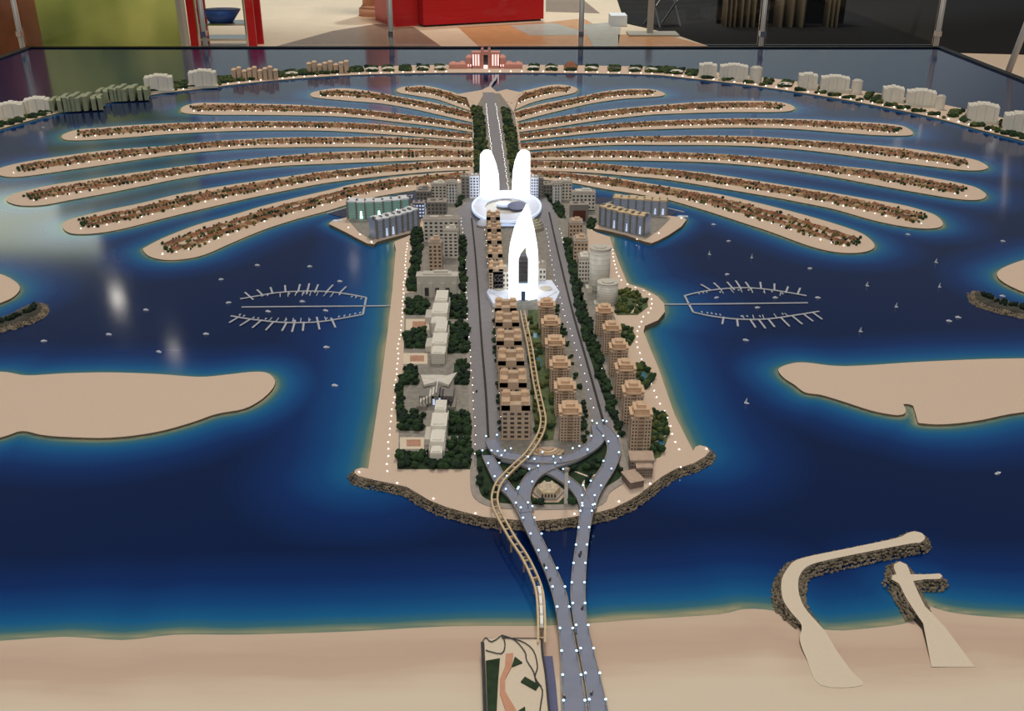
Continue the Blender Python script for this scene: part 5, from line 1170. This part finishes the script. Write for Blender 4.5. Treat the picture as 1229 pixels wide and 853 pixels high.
def boat(px, py, lb, grp, kind='m', rot=None, s=1.0):
    q = G(px, py); q.z = WATER+.0005; rot = R.uniform(-.5, .5) if rot is None else rot
    src, fl = (mb, fm) if kind == 'm' else (sb, fs_)
    if fl[0]: fl[0] = False; o = src; o.location = q; o.rotation_euler = (0, 0, rot); o['label'] = lb; o.scale = (s, s, s)
    else: o = dup(src, q, rot, lb, (s, s, s))
    o['group'] = grp
for a in [(400,218),(440,213),(598,203),(655,195),(707,197),(970,208),(1060,224),(1090,228),(1130,238),(235,357),(265,366),(335,379),(370,383),(425,388),(575,397),(635,400),(750,397),(875,385),(965,371),(1005,365),(1045,358),(1085,350),(1120,343)]:
    boat(*PL(a), f'small white motor boat moored inside the left marina, {"upper" if a[1] < 290 else "lower"} arm, {("open end", "middle", "beach end")[min(2, int(a[0]/400))]}', f'boats moored in the left marina {"upper" if a[1] < 290 else "lower"} arm {min(2, int(a[0]/400))}', rot=1.3, s=.75)
for a in [(55,655),(70,652),(82,650),(130,650),(170,645),(195,643),(230,643),(285,650),(312,648),(350,655),(65,720),(85,723),(100,725),(115,728),(130,730),(205,735),(225,735),(270,735),(350,727)]:
    boat(*PR(a), 'small white motor boat moored inside the right marina', 'boats moored in the right marina', rot=1.8, s=.75)
free = [(265.5,336,'left of the upper arm of the left marina','m'),(274.5,364,'off the open mouth of the left marina','m'),(363,362.5,'above the central pier of the left marina','m'),(322,374.5,'below the central pier of the left marina, left one','m'),(391,373.5,'below the central pier of the left marina, right one','m'),(372,320.5,'north of the left marina','m'),(408,338.3,'just above the right half of the left marina','m'),(392,417.5,'south of the left marina, alone','m'),(309,319,'below the lowest left frond','m'),(175.5,372.5,'near the bright lamp streak at left','m'),(131,402,'in the open sea between left marina and left sand island','m'),(247.5,401.5,'southwest of the left marina','m'),(53,410,'above the left sand island, leftmost','m'),(402,463.5,'just off the left trunk beach, lowest','m'),(191,423,'above the left sand island, middle','m'),
 (860,358,'above the central pier of the right marina','m'),(930.5,358,'above the central pier of the right marina, right one','m'),(909,370,'below the central pier of the right marina','m'),(981.5,358,'off the open mouth of the right marina','m'),(872.7,330,'just above the right marina','m'),(972,323,'below the lowest right frond','m'),(856.4,270,'beside the right peninsula mole','m'),(874.4,290,'north of the right marina, small','m'),(1089.6,282,'right of the seventh right frond tip','m'),(1203.5,290,'far right, above the small sand island','m'),(1149.8,381.6,'left of the right rock island, upper','m'),(1139,386,'left of the right rock island, lower','m'),(1203,356,'between small sand island and rock island','m'),(895,409,'south of the right marina, alone','m'),(1033,398.5,'open sea above the right sand island','s'),(1197.5,569,'right of the sea below the right sand island','m'),(851.6,306,'north of the right marina, left sail','s'),(902.4,310,'north of the right marina, right sail','s'),(1041,343.5,'right of the right marina mouth','s'),(1123.6,315.5,'open sea below the seventh right frond, far','s'),(1127.7,345,'open sea left of the small right sand island','s'),(1075.8,369,'open sea midway between marina and rock island','s'),(896,484.5,'alone off the right trunk beach','s'),(52,153.5,'off the left arm of the crescent','m')]
for px, py, lb, kd in free:
    boat(px, py, 'small white '+('motor boat' if kd == 'm' else 'sailboat')+' '+lb, 'free floating boats', kd, s=1.2 if kd == 'm' else .95)
# ================================================================== GARDENS AND TREES
def patchland(name, pts, matn, dz=.0016): b = MB(); b.prism(W(pts, ZT), WATER+ZT+.0004, WATER+ZT+dz); return tag(b.build(name, [matn]), kind='structure')
def rect(a, b_, c, d): return [(a, b_), (c, b_), (c, d), (a, d)]
GARD = []
def garden(pts, dens=1.0, matn='lawn', mats=(0, 2), lb='left shore gardens', size=1.0):
    patchland('garden_bed', pts, matn); GARD.append((W(pts, ZT), dens, mats, lb, size))
for r_, lb_ in zip([rect(487,359,514,378), rect(485,397,512,418), [(485,441),(502,441),(501,462),(484,462)], rect(480,497,508,517), rect(477,545,565,563)], ['the farthest square bed of the left beach', 'the second square bed of the left beach', 'the bed behind the atrium hotel', 'the bed in front of the atrium hotel', 'the long bed ending the left shore']): garden(r_, lb=lb_)
garden([(479,453),(485,453),(484,480),(480,506),(476,506),(475,480)], lb='the curved hedge beside the atrium hotel')
for r_, lb_ in zip([rect(536,355,559,383), rect(535,389,562,424), rect(545,436,561,462), rect(534,497,564,523), rect(538,529,565,545)], ['the boulevard bed behind the farthest slab tower', 'the boulevard bed beside the middle slab tower', 'the boulevard bed beside the atrium hotel', 'the boulevard bed beside the nearest slab tower', 'the small boulevard bed at the near end']): garden(r_, lb=lb_)
garden([(494,276),(507,276),(506,310),(502,326),(500,350),(488,349),(494,310)], lb='the left beach gardens'); garden([(551,285),(558,285),(560,350),(553,352)], lb='the strip left of the left boulevard')
IC = [(572,545),(573,588),(582,600),(606,605),(640,607),(700,607),(716,603),(727,588),(749,571),(744,552),(738,530),(728,520),(718,530),(700,542),(660,552),(610,548),(592,536)]
garden(IC, .42, 'lawn', (0, 2), 'the interchange garden', 1.0)
garden([(676,285),(683,285),(702,365),(718,420),(733,470),(748,525),(741,525),(722,470),(703,415),(690,365)], 1.0, lb='the strip right of the right boulevard')
garden([(740,347),(762,350),(776,360),(778,368),(765,378),(740,378),(737,365)], .5, 'lawn_light', (0, 1), 'the right beach gardens')
garden([(744,391),(758,394),(763,404),(757,415),(746,414)], .7, 'lawn_light', (0, 1), 'the right beach gardens')
garden([(761,437),(776,441),(785,452),(776,468),(765,466)], .7, 'lawn_light', (0, 1), 'the right beach gardens')
garden([(780,495),(796,500),(804,515),(800,530),(793,548),(782,552),(776,530)], .7, 'lawn_light', (0, 1), 'the right beach gardens')
garden([(634,372),(650,372),(654,400),(663,450),(668,500),(664,528),(645,530),(640,500),(636,450),(632,400)], .22, 'lawn_light', (0, 1), 'the central garden between the brown rows')
garden([(652,360),(667,362),(690,440),(704,500),(712,530),(702,535),(690,500),(676,440),(664,400)], .35, 'ground', (0, 2), 'the strip left of the right boulevard', .8)
garden([(590,380),(597,380),(602,470),(607,520),(600,525),(597,470)], .45, 'ground', (0, 2), 'the strip right of the left boulevard', .8)
garden([(569,140),(580,140),(583,170),(588,200),(590,228),(576,232),(570,205)], 1.3, 'lawn', (0, 2, 1), 'the spine road verges', 1.25)
garden([(602,130),(610,133),(618,160),(624,200),(630,226),(616,228),(612,200),(607,165)], 1.3, 'lawn', (0, 2, 1), 'the spine road verges', 1.25)
garden([(566,128),(578,130),(580,140),(567,140)], 1.3, 'lawn', (0, 2, 1), 'the spine road verges', 1.25)
garden([(548,236),(556,236),(553,246),(547,250)], 1, lb='the far end of the left shore'); garden([(655,235),(668,240),(680,262),(672,262)], .8, lb='the strip right of the right boulevard'); garden([(707,262),(716,262),(712,276),(704,274)], .8, lb='the strip right of the right boulevard')
for r_ in [(493,386,514,393), (490,427,512,434), (486,528,508,536)]:
    patchland('court_paving', rect(r_[0]-6, r_[1]-3, r_[2]+1, r_[3]+3), 'pale_sand', .0014); patchland('patterned_court', rect(r_[0]+2, r_[1], r_[2]-3, r_[3]), 'court', .002)
for pts in ([(640,400),(646,400),(646,406),(640,406)], [(644,430),(649,430),(650,440),(645,440)], [(788,515),(795,515),(797,535),(790,535)], [(768,447),(775,447),(776,458),(769,458)], [(750,350),(760,352),(760,357),(750,356)]):
    patchland('pond', pts, 'pool', .0024)
for pts in ([(637,380),(632,400),(640,420),(636,440),(646,460),(642,480),(650,500)], [(706,597),(700,580),(715,570),(735,565)], [(690,566),(712,575),(722,583)], [(783,545),(788,530),(802,520),(798,505)], [(765,470),(778,460),(782,448)], [(758,376),(768,362),(776,352),(762,346)]):
    strip('garden_path', pts, .006, ZT+.0006, 'pale_sand', .0016, 24)
def sample(poly, r_, rnd):
    xs_ = [p[0] for p in poly]; ys_ = [p[1] for p in poly]; A = abs(sum(poly[i][0]*poly[(i+1) % len(poly)][1]-poly[(i+1) % len(poly)][0]*poly[i][1] for i in range(len(poly))))/2
    n = int(A/(r_*r_)); out = []; tries = 0
    while len(out) < n and tries < n*12:
        tries += 1; p = (rnd.uniform(min(xs_), max(xs_)), rnd.uniform(min(ys_), max(ys_)))
        if inside(p, poly): out.append(p)
    return out
TREES = []
for poly, dens, ms, lb, size in GARD:
    for p in sample(poly, .0155*size/math.sqrt(dens), R): TREES.append((p[0], p[1], WATER+ZT, .0105*size*R.uniform(.75, 1.25), R.choice(ms), lb))
TREES.sort(key=lambda t: t[1])
# keep trees off the ramps and the pavilion
deckpts = np.concatenate([r_[3] for r_ in ramps]+[b1m, b2m]); pav = G(658, 592, ZT); ob = G(679, 604, ZT)
TREES = [t for t in TREES if np.min(np.hypot(deckpts[:, 0]-t[0], deckpts[:, 1]-t[1])) > .030 and math.hypot(t[0]-pav.x, t[1]-pav.y) > .058 and math.hypot(t[0]-ob.x, t[1]-ob.y) > .014]
TM = ['tree1', 'tree2', 'tree3', 'tree4']
protos = []
for k in range(4):
    r0 = empty('round_tree', (0, 0, 0), 't', 'tree')
    b = MB(); b.cyl(0, 0, 0, .12, .9, 5); b.build('stem', ['trunk'], r0)
    b = MB(); b.blob(0, 0, .95, 1, 1, .75); b.blob(.35, .2, 1.25, .6, .6, .5); b.blob(-.4, -.25, 1.1, .6, .6, .5); b.build('crown', [TM[k]], r0)
    protos.append([r0, True])
CEN = {}
for t in TREES[:300]: CEN.setdefault(t[5], []).append(t[:2])
CEN = {k: (sum(a[0] for a in v)/len(v), sum(a[1] for a in v)/len(v)) for k, v in CEN.items()}
adj = ['dark green', 'olive', 'blackish green', 'rust']
for t in TREES[:300]:
    r0, fl = protos[t[4]]; big = 'small' if t[3] < .0090 else 'large' if t[3] > .0118 else 'medium'
    cen_ = CEN[t[5]]; pos_ = 'left' if t[0] < cen_[0] else 'right'; pos2_ = 'near' if t[1] < cen_[1] else 'far'
    lb = f'{big} {adj[t[4]]} tree, {pos2_} {pos_} part of '+t[5]
    if fl: protos[t[4]][1] = False; o = r0; o.location = t[:3]; o.scale = (t[3],)*3; o['label'] = lb
    else: o = dup(r0, t[:3], R.uniform(0, 6), lb, (t[3],)*3)
    o['group'] = f'{big} {adj[t[4]]} trees, {pos2_} {pos_}, '+t[5]
for r0, fl in protos:
    if fl:
        for c in list(r0.children): bpy.data.objects.remove(c)
        bpy.data.objects.remove(r0)
b = MB()
for t in TREES[300:]:
    b.blob(t[0], t[1], t[2]+t[3]*.8, t[3], t[3], t[3]*.8, t[4])
    if R.random() < .5: b.blob(t[0]+t[3]*.5, t[1], t[2]+t[3]*1.2, t[3]*.6, t[3]*.6, t[3]*.5, t[4])
tag(b.build('round_tree', TM), 'dark green trees filling the farther gardens of the trunk', 'trees', None, 'stuff')
# crescent planting
b = MB()
def inblock(px):
    return any(a-2 < px < c_+2 for a, c_ in ((-10,24),(28,56),(173,205),(226,258),(840,861),(865,898),(901,916),(960,982),(987,1020),(1024,1037),(1062,1086),(1091,1124),(1126,1137),(1165,1199),(1209,1250)))
for i in range(6500):
    j = R.randrange(len(ciS)); x, y = ciS[j]; off = R.uniform(.11, .34)
    x += R.uniform(-.04, .04)
    dx, dy = x-cc[0], y-cc[1]; l_ = math.hypot(dx, dy); X, Y = x+dx/l_*off, y+dy/l_*off
    px = 614.5+FPX*X/(Y*cp+(CAM_Z-WATER)*sp)
    if 532 < px < 636: continue
    if inblock(px):
        if R.random() < .8: continue
        off = .07; X, Y = x+dx/l_*off, y+dy/l_*off
    r = R.uniform(.012, .022)
    if abs(X) < 4.6 and TX0+.05 < X < TX1-.05: b.blob(X, Y, WATER+.008+r*.6, r*1.2, r, r*.8, R.choice((0, 0, 2, 1)))
tag(b.build('shrubs', TM), 'dark green planting along the crescent', 'shrubs', None, 'stuff')
# plants on rock islands
b = MB()
for pts in ([(-20,390),(10,384),(30,377),(44,369)], [(1180,356),(1200,363),(1229,370),(1260,375)]):
    c, _ = resample(W(pts, .012), 18)
    for p in c:
        for _k in range(2): r = R.uniform(.006, .011); b.blob(p[0]+R.uniform(-.01, .01), p[1]+R.uniform(-.02, .02), WATER+.014+r*.8, r, r, r*1.3, 2)
tag(b.build('shrubs', TM), 'dark small trees on the two rock islands', 'shrubs', None, 'stuff')
# ================================================================== FROND VILLAS
def villa_mesh(k):
    b = MB(); b.box(0, 0, 0, .024, .020, .0085, mi=0); b.box(.008, -.010, 0, .008, .012, .006, mi=0); b.gable(0, 0, .0085, .027, .023, .006, mi=1); b.gable(.008, -.010, .006, .010, .014, .003, mi=1)
    return b
vt = []
for k, rm in enumerate(('roof_a', 'roof_b', 'roof_c')):
    vt.append(villa_mesh(k))
V = []; FT = []
for k, (side, u, l) in enumerate(FRW):
    U, lu = resample(u, 120); Lw, ll_ = resample(l, 120); ln_ = (lu+ll_)/2; s0 = min(.4, .11/ln_+.02)
    if k in (0, 8): s0 = .13
    n = int(ln_*(1-s0)/.034)
    for row, wv in enumerate((.34, .58)):
        for i in range(n):
            s = s0+(1-s0)*(i+.5)/n; q = s*119; j = min(118, int(q)); f = q-j
            a = U[j]+(U[j+1]-U[j])*f; c = Lw[j]+(Lw[j+1]-Lw[j])*f; p = a+(c-a)*(wv+R.uniform(-.02, .02)); t = U[j+1]-U[j]
            V.append((p[0], p[1], WATER+.0042+k*.00012, math.atan2(t[1], t[0])+(0 if row else math.pi), R.choice((0, 0, 1, 1, 2)), R.uniform(1.0, 1.3), side, k, s, row))
    for i in range(int(n*7.5)):
        s = s0*.93+(1-s0*.93)*R.random(); q = s*119; j = min(118, int(q)); a, c = U[j], Lw[j]; wv = R.choice((.23, .30, .38, .46, .46, .46, .54, .62, .68))+R.uniform(-.04, .04); p = a+(c-a)*wv
        tipz = s < s0*1.25
        FT.append((p[0], p[1], WATER+.0045, R.uniform(.0055, .0095)*(1.15 if tipz else 1), 0 if tipz else R.choice((1, 3, 1, 2, 0, 2)), k))
V = [v for v in V if v[0] > TX0+.03]; FT = [v for v in FT if v[0] > TX0+.03]
V.sort(key=lambda v: v[1]); vm = [None]*3
fname = {7: 'lowest left frond', 6: 'second lowest left frond', 5: 'third lowest left frond', 15: 'lowest right frond', 14: 'second lowest right frond', 13: 'third lowest right frond', 4: 'fourth lowest left frond', 12: 'fourth lowest right frond'}
cn = ['terracotta roofed', 'brown roofed', 'tan roofed']
for v in V[:300]:
    k = v[4]
    if vm[k] is None: o = vt[k].build('villa', ['villa_wall', ('roof_a', 'roof_b', 'roof_c')[k]]); vm[k] = o
    else: o = vm[k].copy(); C.objects.link(o)
    o.location = v[:3]; o.rotation_euler = (0, 0, v[3]); o.scale = (v[5],)*3
    fn = fname.get(v[7], 'near fronds'); zn = ('at the tip', 'near the tip', 'outward of the middle', 'inward of the middle', 'near the root', 'at the root')[min(5, int(v[8]*6))]; rn = 'near side' if v[9] else 'far side'
    tag(o, f'tiny {cn[k]} villa {zn}, {rn} row, {fn}', 'house', f'{cn[k]} villas {zn}, {rn} row, {fn}')
by = {}
for v in V[300:]: by.setdefault(v[7], []).append(v)
for k, lst in by.items():
    b = MB()
    for v in lst:
        src = vt[v[4]]; c, s_ = math.cos(v[3])*v[5], math.sin(v[3])*v[5]
        o_ = len(b.v); b.v.extend((v[0]+x*c-y*s_, v[1]+x*s_+y*c, v[2]+z*v[5]) for x, y, z in src.v)
        b.f.extend(tuple(i+o_ for i in f) for f in src.f); b.m.extend(0 if m_ == 0 else 1+v[4] for m_ in src.m)
    tag(b.build('villa', ['villa_wall', 'roof_a', 'roof_b', 'roof_c']), 'rows of tiny villas on a farther frond', 'houses', None, 'stuff')
by = {}
for t in FT: by.setdefault(t[5], []).append(t)
for k, lst in by.items():
    b = MB()
    for t in lst: b.blob(t[0], t[1], t[2]+t[3]*.8, t[3], t[3], t[3]*.95, t[4])
    tag(b.build('frond_greenery', TM), 'shrubs and palms between the villas of a frond', 'shrubs', None, 'stuff')
